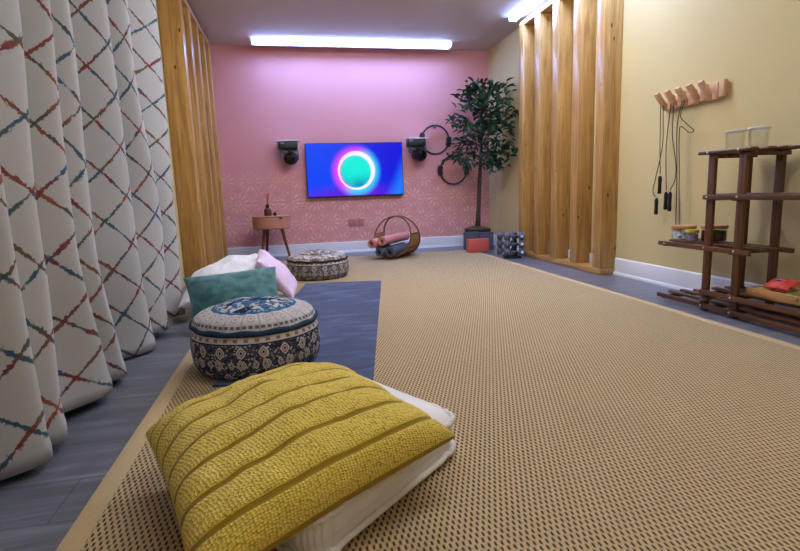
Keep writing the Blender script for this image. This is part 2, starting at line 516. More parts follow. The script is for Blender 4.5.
def matfn(u, v):
    p = c0 + d * (2.2 * v) + e * (.60 * u); p.z = .0185 + .0016 * noise.noise(Vector((u * 3, v * 7, 2))); return p
V = mb.grid(matfn, 16, 48)
n = len(V) - 1; k = len(V[0]) - 1
edge = [V[i][0] for i in range(n + 1)] + [V[n][j] for j in range(1, k + 1)] + [V[i][k] for i in range(n - 1, -1, -1)] + [V[0][j] for j in range(k - 1, 0, -1)]
low = [mb.bm.verts.new((v.co.x, v.co.y, .0105)) for v in edge]
for i in range(len(edge)):
    j = (i + 1) % len(edge); mb.bm.faces.new((edge[i], edge[j], low[j], low[i]))
solo('runner_mat', mb, M_navy, tuple(c0 + d * 1.1 + e * .3), 'mottled navy blue runner mat lying on the sisal rug', 'mat', sharp=60)

# ------------------------------------------------------------------ soft things
def pillow(cs, T, N=48, pinch=.07, power=.42, wrinkle=.006, seed=0., flat=.6, disp=None, uv=True):
    """cs: corners in order (u0v0, u1v0, u1v1, u0v1); T: half thickness. One closed mesh."""
    A, B, C, D = [Vector(c) for c in cs]
    nrm = ((B - A).cross(D - A)).normalized()
    m = MB(); uvl = m.bm.loops.layers.uv.new('UVMap'); m.uv = uvl; arc = m.bm.loops.layers.uv.new('arc')
    def pos(i, j, side):
        u, v = i / N * 2 - 1, j / N * 2 - 1
        # denser samples towards the edge
        u = math.sin(u * PI / 2) * .55 + u * .45; v = math.sin(v * PI / 2) * .55 + v * .45
        uu = u * (1 - pinch * (1 - v * v)); vv = v * (1 - pinch * (1 - u * u))
        a, b = (uu + 1) / 2, (vv + 1) / 2
        p = A * (1 - a) * (1 - b) + B * a * (1 - b) + C * a * b + D * (1 - a) * b
        h = max(0, (1 - u * u) * (1 - v * v)) ** power
        w = wrinkle * noise.noise(Vector((u * 2.6 + seed, v * 2.6, seed * 1.7))) * 2 + wrinkle * .6 * noise.noise(Vector((u * 7 + seed, v * 7, 3.3)))
        t = T * h * (1 if side > 0 else flat) + w * min(1, h * 2)
        return p + nrm * (t * side), (u * .5 + .5, v * .5 + .5)
    grids = []
    top = [[None] * (N + 1) for _ in range(N + 1)]; bot = [[None] * (N + 1) for _ in range(N + 1)]
    UV = {}
    for i in range(N + 1):
        for j in range(N + 1):
            p, q = pos(i, j, 1); top[i][j] = m.bm.verts.new(p); UV[top[i][j]] = q
            if i in (0, N) or j in (0, N): bot[i][j] = top[i][j]
            else:
                p, q = pos(i, j, -1); bot[i][j] = m.bm.verts.new(p); UV[bot[i][j]] = q
    if disp:
        for i in range(N + 1):
            ln = [0.0]
            for j in range(N): ln.append(ln[-1] + (top[i][j + 1].co - top[i][j].co).length)
            for j in range(N + 1):
                f = ln[j] / ln[-1]; UV[top[i][j]] = (i / N, f)
            for j in range(1, N):
                h = max(0, 1 - (j / N * 2 - 1) ** 2) ** .5; d2 = disp(0, UV[top[i][j]][1] * 2 - 1, h if 0 < i < N else 0)
                top[i][j].co += nrm * d2
    AR = []
    for g in (top, bot):
        au = [[0.0] * (N + 1) for _ in range(N + 1)]; av = [[0.0] * (N + 1) for _ in range(N + 1)]
        for i in range(N + 1):
            for j in range(N + 1):
                if i: au[i][j] = au[i - 1][j] + (g[i][j].co - g[i - 1][j].co).length
                if j: av[i][j] = av[i][j - 1] + (g[i][j].co - g[i][j - 1].co).length
        AR.append((au, av))
    for i in range(N + 1):
        for j in range(N + 1): AR[1][1][i][j] = AR[0][1][i][N] + AR[1][1][i][N] - AR[1][1][i][j]
    for i in range(N):
        for j in range(N):
            for g, rev in ((top, 0), (bot, 1)):
                vs = [g[i][j], g[i + 1][j], g[i + 1][j + 1], g[i][j + 1]]
                f = m.bm.faces.new(vs[::-1] if rev else vs)
                for lp in f.loops:
                    q = UV[lp.vert]; lp[uvl].uv = q
                for (a, b), lp in zip(((i, j), (i + 1, j), (i + 1, j + 1), (i, j + 1)), f.loops if not rev else list(f.loops)[::-1]):
                    lp[arc].uv = (AR[rev][0][a][b], AR[rev][1][a][b])
                    if rev: lp[uvl].uv = (lp[uvl].uv[0], 1.0 + (AR[1][1][a][b] - AR[0][1][a][N]) / .54)
    return m

# yellow cushion, ribs run along u (stripes counted along v)
NS = 8.0
def rib(v):
    f = (v * .5 + .5) * NS; f -= math.floor(f); return f
def ydisp(u, v, h):
    f = rib(v); dd = min(f, 1 - f)
    g = max(0, 1 - dd / .16); return -.009 * (g * g * (3 - 2 * g)) * min(1, h * 1.6)
def yellow_mat():
    m = Mat('mustard_boucle_with_flat_ribs', 0.85, 0.2)
    n = m.n.new('ShaderNodeSeparateXYZ'); m.l.new(m.tc.outputs['UV'], n.inputs[0])
    u, v = X(m.nt, n.outputs[0]), X(m.nt, n.outputs[1])
    f = (v * NS).fract(); dd = f.min(1.0 - f)
    band = dd.step(0.07, 0.10)                     # 0 in the flat rib, 1 on the knobbly band
    un = m.n.new('ShaderNodeUVMap'); un.uv_map = 'arc'
    n2 = m.n.new('ShaderNodeSeparateXYZ'); m.l.new(un.outputs[0], n2.inputs[0])
    p, q = X(m.nt, n2.outputs[0]), X(m.nt, n2.outputs[1])
    arcv = m.vec(p * 1.0, q * 1.45, 0.0)
    d1 = m.voro(m.vec(p * 1.0 + q * .25, q * 1.45, 0.0), 135, rnd=.45)
    knob = 1.0 - (d1 * 1.35).min(1.0)
    ribs = (q * 1500.0).sin() * 0.5 + 0.5
    fine = m.noise(arcv, 420, 2); mid = m.noise(arcv, 40, 3)
    hi = m.mix(mid, rgb(240, 204, 62), rgb(255, 232, 118))
    body = m.mix((knob * 1.1 + fine * 0.5 - 0.2).step(-0.08, 0.42), rgb(158, 124, 18), hi)
    flat = m.mix(ribs * 0.5, rgb(170, 138, 30), rgb(140, 112, 22))
    m.color(m.mix(band, flat, body))
    hgt = band * (knob * 0.9 + fine * 0.3 + 0.3) + (1.0 - band) * ribs * 0.1
    m.bump(hgt, 0.7, 0.008)
    m.b.inputs['Sheen Weight'].default_value = 0.2
    return m.m
M_yellow = yellow_mat()
yb = (.73, -5.17, .132)
cL, cT, cR, cB = (.360, -4.99, .120), (.85, -4.80, .180), (1.085, -5.29, .160), (.575, -5.57, .100)
yel = pillow((cL, cB, cR, cT)[::1], .125, N=96, pinch=.045, power=.36, wrinkle=.006, seed=2., flat=.25,
             disp=None)
# stripes run L->T, so count them along L->B: corners ordered with u along L->T
yel.bm.free()
yel = pillow((cT, cL, cB, cR), .125, N=128, pinch=.045, power=.36, wrinkle=.006, seed=2., flat=.22, disp=ydisp)
yroot = empty('floor_cushion', yb, 'big square mustard yellow knitted cushion in the foreground, on the white cushion', 'cushion', 'cushions on the floor')
part('knitted_cover', yel, M_yellow, yroot, 180)

def white_cloth(name, c, cr=.5):
    m = Mat(name, 0.85, 0.15)
    n = m.noise(scale=7, detail=4, dist=.6)
    m.color(m.mix(n, tuple(v * .95 for v in c[:3]) + (1,), c))
    m.bump(m.noise(scale=16, detail=5, rough=.6, dist=1.5) + m.noise(scale=300, detail=1) * .1, cr, .012)
    return m.m
M_wcloth = white_cloth('white_cotton', rgb(236, 232, 230), .35)
M_wcrink = white_cloth('crinkled_white_cotton', rgb(232, 230, 230), .8)

def slab_cushion(name, c, quad, h, label, z0):
    S = 2.0
    """square mattress cushion: soft top, quilted boxed side, rolled edges top and bottom"""
    rt = empty(name, (c[0], c[1], z0), label, 'cushion', 'cushions on the floor')
    Q = [Vector(q) for q in quad]
    def w(x, y, z):
        a, b = (x + 1) / 2, (y + 1) / 2
        p = Q[0] * (1 - a) * (1 - b) + Q[1] * a * (1 - b) + Q[2] * a * b + Q[3] * (1 - a) * b
        return Vector((p.x, p.y, z0 + z))
    def outline(t, rr):
        # rounded square, t in 0..1
        a = t * 2 * PI; cx_, sy_ = math.cos(a), math.sin(a); e = .16
        x = math.copysign(abs(cx_) ** e, cx_); y = math.copysign(abs(sy_) ** e, sy_)
        return x * rr, y * rr
    m = MB(); N = 200; prof = [(0, 0.0), (.6, .0), (.95, .004), (1.0, .018), (.985, .03), (1.0, .045), (1.012, h * .5), (1.0, h - .04), (.985, h - .028), (1.0, h - .016), (.965, h - .002), (.8, h + .008), (.5, h + .016), (0.0, h + .02)]
    rings = []
    for r, z in prof:
        if r == 0: rings.append([m.bm.verts.new(w(0, 0, z))]); continue
        ring = []
        for k in range(N):
            x, y = outline(k / N, S / 2 * r)
            q = 1.0
            if .03 < z < h - .03: q = 1 + .018 * abs(math.sin(k / N * 2 * PI * 14)) ** .6 - .012
            if z > h - .03: z_ = z + .004 * noise.noise(Vector((x * 4, y * 4, 1)))
            else: z_ = z
            ring.append(m.bm.verts.new(w(x * q, y * q, z_ + .003 * noise.noise(Vector((x * 8, y * 8, z * 40))))))
        rings.append(ring)
    for i in range(len(prof) - 1):
        A, B = rings[i], rings[i + 1]
        for k in range(N):
            k2 = (k + 1) % N
            a = [A[0]] if len(A) == 1 else [A[k], A[k2]]; b = [B[0]] if len(B) == 1 else [B[k2], B[k]]
            m.bm.faces.new(a + b)
    part('quilted_cover', m, M_wcloth, rt, 180)
    for zz in (.018, h - .016):
        pts = []
        for k in range(N):
            x, y = outline(k / N, S / 2 * 1.012); pts.append(w(x, y, zz + .003 * math.sin(k * .9)))
        m = MB(); m.tube(pts, .0075, 6, closed=True); part('piping', m, M_wcloth, rt, 180)
    return rt
slab_cushion('mattress_cushion', (.81, -5.05), ((.75, -5.46), (1.155, -5.09), (.885, -4.63), (.46, -5.02)), .112, 'flat white quilted cushion under the yellow cushion in the foreground', .0140)

# the cushions leaning by the left screen
M_teal = Mat('teal_velvet', 0.7, 0.25)
M_teal.color(M_teal.mix(M_teal.noise(scale=14, detail=4, dist=.8).step(.3, .7), rgb(52, 98, 102), rgb(84, 136, 136))); M_teal.b.inputs['Sheen Weight'].default_value = .4
M_teal.bump(M_teal.noise(scale=60, detail=3), .15, .004); M_teal = M_teal.m
M_lilac = Mat('lilac_quilted_cotton', 0.85, 0.15)
M_lilac.color(M_lilac.mix(M_lilac.noise(scale=26, detail=3), rgb(214, 184, 214), rgb(236, 214, 234))); M_lilac.bump(M_lilac.voro(scale=38), .35, .006); M_lilac = M_lilac.m

r1 = empty('scatter_cushion', (.36, -2.75, .0105), 'large crumpled white cushion leaning by the left timber screen', 'cushion', 'cushions on the floor')
mb = pillow(((.085, -3.27, .10), (.60, -2.97, .05), (.505, -2.42, .275), (.085, -2.80, .20)), .13, N=56, pinch=.04, power=.34, wrinkle=.012, seed=5., flat=.35)
part('cover', mb, M_wcrink, r1, 180)
r2 = empty('scatter_cushion', (.62, -2.75, .0105), 'lilac cushion with frilled edge, propped between white and teal cushions', 'cushion', 'cushions on the floor')
mb = pillow(((.515, -2.60, .345), (.52, -3.0, .31), (.73, -3.05, .055), (.76, -2.58, .06)), .068, N=48, pinch=.06, power=.4, wrinkle=.006, seed=8., flat=.8)
part('cover', mb, M_lilac, r2, 180)
r3 = empty('lumbar_cushion', (.5, -3.4, .0105), 'oblong teal velvet cushion leaning behind the patterned pouf', 'cushion', 'cushions on the floor')
mb = pillow(((.205, -3.53, .035), (.675, -3.41, .05), (.645, -3.23, .30), (.155, -3.38, .285)), .085, N=48, pinch=.06, power=.4, wrinkle=.005, seed=11., flat=.8)
part('cover', mb, M_teal, r3, 180)

# ------------------------------------------------------------------ poufs
def pouf_materials(near):
    if near: navy, cream, acc, brown = rgb(30, 35, 56), rgb(200, 194, 193), rgb(50, 104, 142), rgb(140, 108, 88)
    else: navy, cream, acc, brown = rgb(74, 70, 74), rgb(204, 196, 190), rgb(120, 122, 132), rgb(152, 110, 76)
    tagn = 'navy' if near else 'brown'
    # side: rows of light medallions on a dark speckled ground
    m = Mat('pouf_side_print_' + tagn, .85, .15)
    n = m.n.new('ShaderNodeSeparateXYZ'); m.l.new(m.tc.outputs['UV'], n.inputs[0])
    u, v = X(m.nt, n.outputs[0]), X(m.nt, n.outputs[1])
    uv3 = m.vec(u * 1.7, v * .34, 0.0)
    speck = m.voro(uv3, 75).step(.24, .42)
    c = m.mix(speck * .85 + .06, cream, navy)
    fl = m.noise(uv3, 34, 2)
    c = m.mix(fl.step(.5, .58) * .75, c, navy)
    def medal(cnt, v0, hu, hv, off, c):
        x = ((u * cnt + off).fract() - .5) / hu; y = (v - v0) / hv
        r = (x * x + y * y).sqrt()
        dm = x.abs() + y.abs()
        q = (r + dm) * .5
        c = m.mix(1.0 - q.step(.85, 1.0), c, cream)
        c = m.mix(1.0 - (q - .55).abs().step(.08, .16), c, brown if near else navy)
        c = m.mix(1.0 - q.step(.22, .3), c, navy)
        return c
    c = medal(20, .575, .25, .10, 0.0, c)
    c = medal(36, .39, .27, .075, .25, c)
    c = medal(18, .39, .14, .10, .5, c)
    c = medal(16, .17, .22, .10, .5, c)
    bd = (v - .755).abs()
    c = m.mix(1.0 - bd.step(.050, .056), c, m.mix(((u * 40).fract() - .5).abs().step(.18, .24).max(bd.step(.02, .03)), brown, cream))
    c = m.mix((1.0 - (bd - .056).abs().step(.006, .012)), c, navy)
    m.color(c); m.bump(m.noise(uv3, 220, 2), .3, .004)
    side = m.m
    # top: ring of cream with medallions round a speckled blue disc
    m = Mat('pouf_top_print_' + tagn, .85, .15)
    n = m.n.new('ShaderNodeSeparateXYZ'); m.l.new(m.tc.outputs['UV'], n.inputs[0])
    u, v = X(m.nt, n.outputs[0]), X(m.nt, n.outputs[1])     # v: 0 rim .. 1 centre
    x, y, z = m.xyz()
    fl = m.noise(m.vec(x, y, 0.0), 26, 3, .6, 1.2)
    fl2 = m.voro(m.vec(x, y, 0.0), 42)
    mid = m.mix(fl.step(.5, .56), acc, cream)
    mid = m.mix((1.0 - fl2.step(.16, .30)), mid, navy)
    mid = m.mix(m.noise(m.vec(x, y, 3.0), 18, 2).step(.55, .62), mid, navy if near else brown)
    cx = (u * 22).fract() - .5
    ring = m.mix(m.noise(m.vec(x, y, 1.0), 20, 2).step(.4, .7) * .5, cream, rgb(168, 162, 166))
    rr = (cx * cx * 9.0 + (v - .26) * (v - .26) * 90.0).sqrt()
    ring = m.mix((1.0 - rr.step(.55, .95)) * .8, ring, brown)
    ring = m.mix(1.0 - (rr - .45).abs().step(.1, .2), ring, cream)
    dots = 1.0 - (((u * 66).fract() - .5).abs() * 2.0).max((v - .10).abs() * 30.0).step(.5, .8)
    ring = m.mix(dots * .8, ring, navy)
    ring = m.mix((1.0 - ((u * 22 + .5).fract() - .5).abs().step(.04, .07)) * .35, ring, navy)
    c = m.mix(v.step(.40, .415), ring, mid)
    c = m.mix(1.0 - (v - .41).abs().step(.02, .03), c, acc if near else navy)
    if not near:
        sp = m.noise(m.vec(x, y, 2.0), 30, 3, .6).step(.46, .58)
        c = m.mix(sp * .8, c, rgb(92, 76, 66))
        c = m.mix(m.noise(m.vec(x, y, 7.0), 24, 2).step(.58, .66) * .9, c, rgb(222, 216, 210))
    m.color(c); m.bump(m.noise(scale=240, detail=2), .3, .004)
    return side, m.m, plain('pouf_piping_' + tagn, rgb(38, 62, 84) if near else rgb(58, 50, 48), .8, .2)

def pouf(c, Rr, h, near, label):
    side, topm, pip = pouf_materials(near)
    t = empty('floor_pouf', c, label, 'pouf', 'round patterned poufs')
    z = c[2]; hs = h * .70
    m = MB(); prof = []
    for i in range(21):
        a = -PI / 2 + PI * i / 20
        prof.append((Rr - .055 + .055 * math.cos(a) ** .7 if math.cos(a) > 1e-6 else Rr - .055, hs / 2 + hs / 2 * math.copysign(abs(math.sin(a)) ** .8, math.sin(a))))
    m.lathe([(0, 0), (Rr * .6, 0)] + prof[:1], c, 72)
    part('base', m, pip, t, 60)
    m = MB(); m.lathe(prof, c, 96, uvs=True)
    for v in m.bm.verts:
        q = v.co - Vector(c); k = 1 + .012 * noise.noise(Vector((q.x * 9, q.y * 9, q.z * 8))); v.co = Vector((c[0] + q.x * k, c[1] + q.y * k, v.co.z))
    part('side_panel', m, side, t, 180)
    m = MB(); r0 = Rr - .012; pr = []
    for i in range(25):
        f = i / 24
        if f < .25: a = f / .25 * PI / 2; pr.append((r0 - .055 * (1 - math.sin(a * .5 + PI / 4)) * 0 - .05 * (1 - math.cos(a)), hs - .012 + (h - hs) * .62 * math.sin(a)))
        else:
            g = (f - .25) / .75; pr.append(((r0 - .05) * (1 - g), hs - .012 + (h - hs) * .62 + ((h - hs) * .38 + .012) * math.sin(g * PI / 2)))
    pr[-1] = (0, pr[-1][1])
    m.lathe(pr, c, 96, uvs=True)
    for v in m.bm.verts:
        q = v.co - Vector(c); a = math.atan2(q.y, q.x); rf = math.hypot(q.x, q.y) / Rr
        v.co.z += .004 * math.sin(a * 22) * max(0, min(1, (rf - .35) * 2)) * max(0, 1 - rf) * 2 + .004 * noise.noise(Vector((q.x * 8, q.y * 8, 5)))
    part('top_panel', m, topm, t, 180)
    m = MB(); m.tube([(c[0] + (Rr - .012) * math.cos(2 * PI * k / 72), c[1] + (Rr - .012) * math.sin(2 * PI * k / 72), z + hs - .008 + .003 * math.sin(k * 1.1)) for k in range(72)], .010, 8, closed=True)
    part('piping', m, pip, t, 180)
    m = MB(); m.tube([(c[0] + (Rr - .036) * math.cos(2 * PI * k / 72), c[1] + (Rr - .036) * math.sin(2 * PI * k / 72), z + .012) for k in range(72)], .009, 8, closed=True)
    part('piping', m, pip, t, 180)
pouf((.581, -4.146, .020), .262, .276, True, 'round navy and cream patterned pouf in front of the teal cushion')
pouf((.947, -1.855, .0115), .266, .235, False, 'round grey and brown patterned pouf behind the navy mat')

# ------------------------------------------------------------------ television
def screen_mat():
    m = Mat('lit_screen_with_glowing_ring', .25, .3); m.color(rgb(5, 5, 8))
    x, y, z = m.xyz()           # object origin: screen centre
    px = x - .006; pz = z + .015
    r = (px * px + pz * pz * .96).sqrt(); th = pz.atan2(px)
    base = m.mix((x * .9 + z * .5 + .45).step(0, 1.0), rgb(0, 66, 240), rgb(6, 8, 216))
    base = m.mix((z * -1.0 - x.abs() * .25).step(.02, .30), base, rgb(96, 8, 214))
    base = m.mix(((x - .5) * 2.2 - z).step(-.1, .35), base, rgb(20, 120, 250))
    glow = 1.0 - (r - .215).abs().step(.0, .11)
    gcol = m.mix((th.cos() * .5 + .5 - th.sin() * .25).step(.25, .75), rgb(226, 70, 255), rgb(60, 210, 255))
    c = m.mix(glow, base, gcol)
    core = m.mix((z * 1.6 + .5 + m.noise(scale=5, detail=2) * .5 - .25).step(.05, .55), rgb(0, 120, 176), rgb(14, 232, 214))
    c = m.mix(1.0 - r.step(.165, .20), c, core)
    wid = (th * 1.0 + .8).sin() * .011 + .022
    ring = 1.0 - ((r - .205).abs() / wid).step(.45, 1.15)
    c = m.mix(ring, c, rgb(255, 236, 252))
    m.emit(c, 0.38); return m.m
tv = empty('television', (1.535, -.055, .995), 'wall-mounted flat television showing a glowing ring on blue', 'television')
mb = MB(); mb.box((.953, -.075, .678), (2.117, -.035, 1.312), .004); part('casing', mb, M_black, tv)
o_ = Vector((1.535, -.0765, .998))
mb = MB(); mb.box((.961, -.0775, .692), (2.109, -.0752, 1.306)); sc = part('display', mb, screen_mat(), tv)
mb = MB(); mb.box((1.35, -.036, .85), (1.72, -.0002, 1.15), .004); part('wall_bracket', mb, M_greymetal, tv)

# ------------------------------------------------------------------ moving stage lights hung from small shelves
def stage_light(cx, zt, sgn, yaw, label):
    t = empty('stage_light', (cx, 0, zt - .27), label, 'stage light', 'stage lights beside the television')
    rm = Matrix.Rotation(yaw, 3, 'Z'); piv = (cx, -.12, zt)
    m = MB(); m.box((cx - .125, -.24, zt - .012), (cx + .125, -.07, zt), .003); m.box((cx - .045, -.08, zt - .012), (cx + .045, -.0002, zt - .001), .002); m.box((cx - .045, -.006, zt - .06), (cx + .045, -.0002, zt - .001), .002); part('bracket_plate', m, M_white, t, label='pale top plate')
    m = MB(); m.box((cx - .115, -.225, zt - .095), (cx + .10, -.035, zt - .013), .014, 3, rm, piv)
    part('base_box', m, M_black, t)
    m = MB(); m.box((cx - .105, -.232, zt - .045), (cx - .055, -.222, zt - .022), .002, 2, rm, piv); part('control_panel', m, M_greymetal, t, label='small grey control panel')
    m = MB(); m.bar((cx - .10 , -.13, zt - .10), (cx - .02, -.13, zt - .135), .07, .03, .006); m.bar((cx - .09, -.13, zt - .09), (cx - .09, -.13, zt - .17), .05, .022, .006, up=(1, 0, 0)); m.bar((cx + .105, -.13, zt - .085), (cx + .105, -.13, zt - .22), .06, .02, .006, up=(1, 0, 0)); m.bar((cx - .03, -.13, zt - .105), (cx + .11, -.13, zt - .105), .06, .025, .006)
    part('yoke', m, M_greymetal, t)
    ax = Vector((-.25 * sgn, -1, -.12)).normalized()
    m = MB(); hc = Vector((cx + .025, -.12, zt - .195))
    m.lathe([(0, -.085), (.045, -.085), (.062, -.07), (.074, -.03), (.076, .04), (.07, .07), (.064, .085), (.056, .088), (.054, .075), (0, .07)], hc, 28, ax)
    hd = part('head', m, M_black, t)
    m = MB(); m.lathe([(.052, .074), (.045, .086), (.025, .093), (0, .095)], hc, 24, ax); part('lens', m, M_glassdark, hd)
    return t
stage_light(.765, 1.337, 1, .08, 'black moving stage light on a pale plate left of the television')
stage_light(2.285, 1.345, -1, -.08, 'black moving stage light on a pale plate right of the television')

# ------------------------------------------------------------------ exercise rings on the wall
def exercise_ring(cx, cz, a, label):
    t = empty('exercise_ring', (cx, -.035, cz), label, 'exercise ring', 'exercise rings on the pink wall')
    m = MB(); m.tube([(cx + .172 * math.cos(2 * PI * k / 48), -.035, cz + .172 * math.sin(2 * PI * k / 48)) for k in range(48)], .0105, 10, closed=True); part('hoop', m, M_blackrub, t, 180)
    for s in (0, PI):
        q = a + s; m = MB()
        for rr in (.158, .190):
            m.tube([(cx + rr * math.cos(q + f), -.035, cz + rr * math.sin(q + f)) for f in [(-.33 + .66 * i / 10) for i in range(11)]], [.010] + [.017] * 9 + [.010], 10)
        part('hand_pad', m, M_blackrub, t, 60)
    m = MB(); m.lathe([(0, 0), (.012, 0), (.012, .04), (.016, .045), (.014, .055), (0, .056)], (cx, -.001, cz + .150), 12, (0, -1, 0)); part('wall_hook', m, M_greymetal, t)
exercise_ring(2.548, 1.336, -.15, 'black exercise ring on the pink wall, the upper one by the stage light')
exercise_ring(2.775, .962, .0, 'black exercise ring on the pink wall, the lower one by the plant')

# wall sockets
M_pinksock = plain('pink_plastic', rgb(198, 126, 130), .4, .4, var=.03)
def wall_socket(x0, x1, z0, z1, label, holes):
    t = empty('wall_socket', ((x0 + x1) / 2, 0, z0), label, 'socket', 'sockets below the television')
    m = MB(); m.box((x0, -.012, z0), (x1, -.0005, z1), .004); part('plate', m, M_pinksock, t)
    for hx in holes:
        m = MB(); m.box((hx - .016, -.016, z0 + .03), (hx + .016, -.011, z0 + .062), .003); part('rocker', m, M_white if 0 else M_pinksock, t)
wall_socket(1.425, 1.53, .318, .408, 'pink double wall socket plate below the television', (1.455, 1.50))
wall_socket(1.538, 1.622, .318, .408, 'narrower pink wall socket plate just right of the double one', (1.58,))

# ------------------------------------------------------------------ side table with diffuser
M_tablepink = plain('dusty_pink_lacquer', rgb(186, 130, 112), .5, .4, var=.05)
t = empty('side_table', (.53, -.40, 0), 'small round dusty pink drum table on splayed wooden legs', 'table')
cx, cy = .53, -.40
mb = MB(); mb.lathe([(0, .36), (.196, .36), (.206, .368), (.206, .484), (.200, .490), (0, .490)], (cx, cy, 0), 56); part('drum', mb, M_tablepink, t)
mb = MB(); mb.lathe([(0, .488), (.208, .488), (.212, .492), (.212, .500), (.206, .504), (0, .504)], (cx, cy, 0), 56); part('top', mb, M_tablepink, t)
def arc_panel(a0, a1, r, z0, z1):
    m = MB()
    def fn(u, v):
        a = a0 + (a1 - a0) * u; return Vector((cx + r * math.cos(a), cy + r * math.sin(a), z0 + (z1 - z0) * v))
    V = m.grid(fn, 20, 1)
    r2 = bmesh.ops.extrude_face_region(m.bm, geom=m.bm.faces[:])
    for v in [g for g in r2['geom'] if isinstance(g, bmesh.types.BMVert)]:
        q = Vector((v.co.x - cx, v.co.y - cy, 0)).normalized(); v.co -= q * .008
    return m
dr = part('drawer_front', arc_panel(-PI / 2 - .27, -.25, .211, .372, .482), M_tablepink, t)
dr2 = part('drawer_front', arc_panel(-PI + .1, -PI / 2 - .29, .211, .372, .482), M_tablepink, t)
mb = MB(); mb.box((cx + .085, cy - .206, .474), (cx + .125, cy - .178, .484), .003); part('finger_pull', mb, M_black, dr)
for a in (-PI / 2 - .75, -.45, PI / 2 + .5):
    mb = MB(); mb.tube([(cx + .115 * math.cos(a), cy + .115 * math.sin(a), .362), (cx + .20 * math.cos(a), cy + .20 * math.sin(a), .0)], [.019, .012], 14); part('leg', mb, M_walnut, t)
M_amber = plain('amber_brown_glass', rgb(96, 52, 38), .2, .5, var=.1)
t = empty('reed_diffuser', (.495, -.42, .504), 'brown bottle diffuser with reeds on the pink drum table', 'diffuser')
mb = MB(); mb.lathe([(0, .504), (.036, .504), (.040, .510), (.040, .565), (.034, .580), (.016, .592), (.0, .592)], (.495, -.42, 0), 24); part('bottle', mb, M_amber, t)
mb = MB(); mb.lathe([(0, .590), (.019, .590), (.019, .628), (.016, .632), (0, .632)], (.495, -.42, 0), 20); part('collar', mb, M_black, t)
M_reed = plain('reed', rgb(176, 112, 84), .8, .2)
for dx, dy, L in ((-.012, .01, .12), (.004, -.01, .125), (.018, .012, .13), (.028, -.004, .118), (.010, .02, .122)):
    mb = MB(); mb.tube([(.495, -.42, .60), (.495 + dx, -.42 + dy, .63 + L)], .0025, 6); part('reed', mb, M_reed, t)
mb = MB(); mb.lathe([(0, .504), (.017, .504), (.018, .51), (.018, .532), (.008, .538), (.008, .548), (0, .549)], (.572, -.44, 0), 16)
solo('small_bottle', mb, M_black, (.572, -.44, .504), 'tiny dark bottle on the pink drum table, right of the diffuser', 'bottle')

# ------------------------------------------------------------------ basket with rolled yoga mats
M_ratt = Mat('woven_rattan', .6, .3)
x, y, z = M_ratt.xyz()
wv = ((x + y) * 420).sin() * ((z) * 420).sin()
M_ratt.color(M_ratt.mix(wv.step(-.3, .4), rgb(124, 84, 50), rgb(200, 154, 102))); M_ratt.bump(wv, .5, .004); M_ratt = M_ratt.m
M_cane = plain('bent_cane', rgb(112, 74, 46), .5, .4, var=.2, nscale=40)
bc = Vector((1.87, -.80, .0)); ax = Vector((.60, .80, 0)).normalized(); tr = Vector((ax.y, -ax.x, 0))   # ax: along the mats, tr: across
BR = .216
bk = empty('rattan_basket', (bc.x, bc.y, .0115), 'round open rattan log basket holding rolled mats by the pink wall', 'basket')
def hoopw(th): return .026 + .165 * max(0, (1 - math.sin(th)) / 2) ** .8       # half distance between hoops
def hp(th, s, r=BR): return bc + tr * (r * math.cos(th)) + ax * (s * hoopw(th)) + Vector((0, 0, .0225 + BR + r * math.sin(th)))
for s in (-1, 1):
    mb = MB(); mb.tube([hp(2 * PI * k / 64, s) for k in range(64)], .0085, 8, closed=True); part('hoop', mb, M_cane, bk, 180)
mb = MB()
def wfn(u, v):
    th = -PI / 2 + (u - .5) * 2 * 1.72
    p = hp(th, (v - .5) * 2, BR - .003); return p
mb.grid(wfn, 60, 8); w_ = part('woven_panel', mb, M_ratt, bk, 180)
md = w_.modifiers.new('weave thickness', 'SOLIDIFY'); md.thickness = .006
for th in (-PI / 2 - 1.72, -PI / 2 + 1.72, -PI / 2 - 1.0, -PI / 2 + 1.0):
    mb = MB(); mb.tube([hp(th, -1), hp(th, 1)], .007, 8); part('crossbar', mb, M_cane, bk)
M_matpink = plain('pink_foam', rgb(216, 146, 140), .75, .25, var=.06, nscale=60, bump=.15)
M_matgrey = plain('grey_foam', rgb(88, 90, 108), .75, .25, var=.08, nscale=60, bump=.15)
def rolled_mat(ct, cz, rr, L, mat, near, label):
    p0 = bc + tr * ct + Vector((0, 0, cz)) - ax * near
    t = empty('rolled_yoga_mat', tuple(p0 + ax * (L / 2) - Vector((0, 0, rr))), label, 'yoga mat', 'rolled yoga mats in the basket')
    m = MB(); up = Vector((0, 0, 1)); turns = 3.2; N = 110; th = .006
    core = rr * .36
    inner = []; outer = []
    for i in range(N + 1):
        a = i / N * turns * 2 * PI; r = core + (rr - core - th) * i / N
        inner.append((r, a)); outer.append((r + th * .9, a))
    def pt(r, a, l): return p0 + (tr * math.cos(a) + up * math.sin(a)) * r + ax * l
    A0 = [m.bm.verts.new(pt(r, a, 0)) for r, a in inner]; B0 = [m.bm.verts.new(pt(r, a, 0)) for r, a in outer]
    A1 = [m.bm.verts.new(pt(r, a, L)) for r, a in inner]; B1 = [m.bm.verts.new(pt(r, a, L)) for r, a in outer]
    for i in range(N):
        m.bm.faces.new((A0[i], A0[i + 1], B0[i + 1], B0[i])); m.bm.faces.new((A1[i + 1], A1[i], B1[i], B1[i + 1]))
        m.bm.faces.new((B0[i], B0[i + 1], B1[i + 1], B1[i])); m.bm.faces.new((A0[i + 1], A0[i], A1[i], A1[i + 1]))
    m.bm.faces.new((A0[0], B0[0], B1[0], A1[0])); m.bm.faces.new((A0[N], A1[N], B1[N], B0[N]))
    part('roll', m, mat, t, 40)
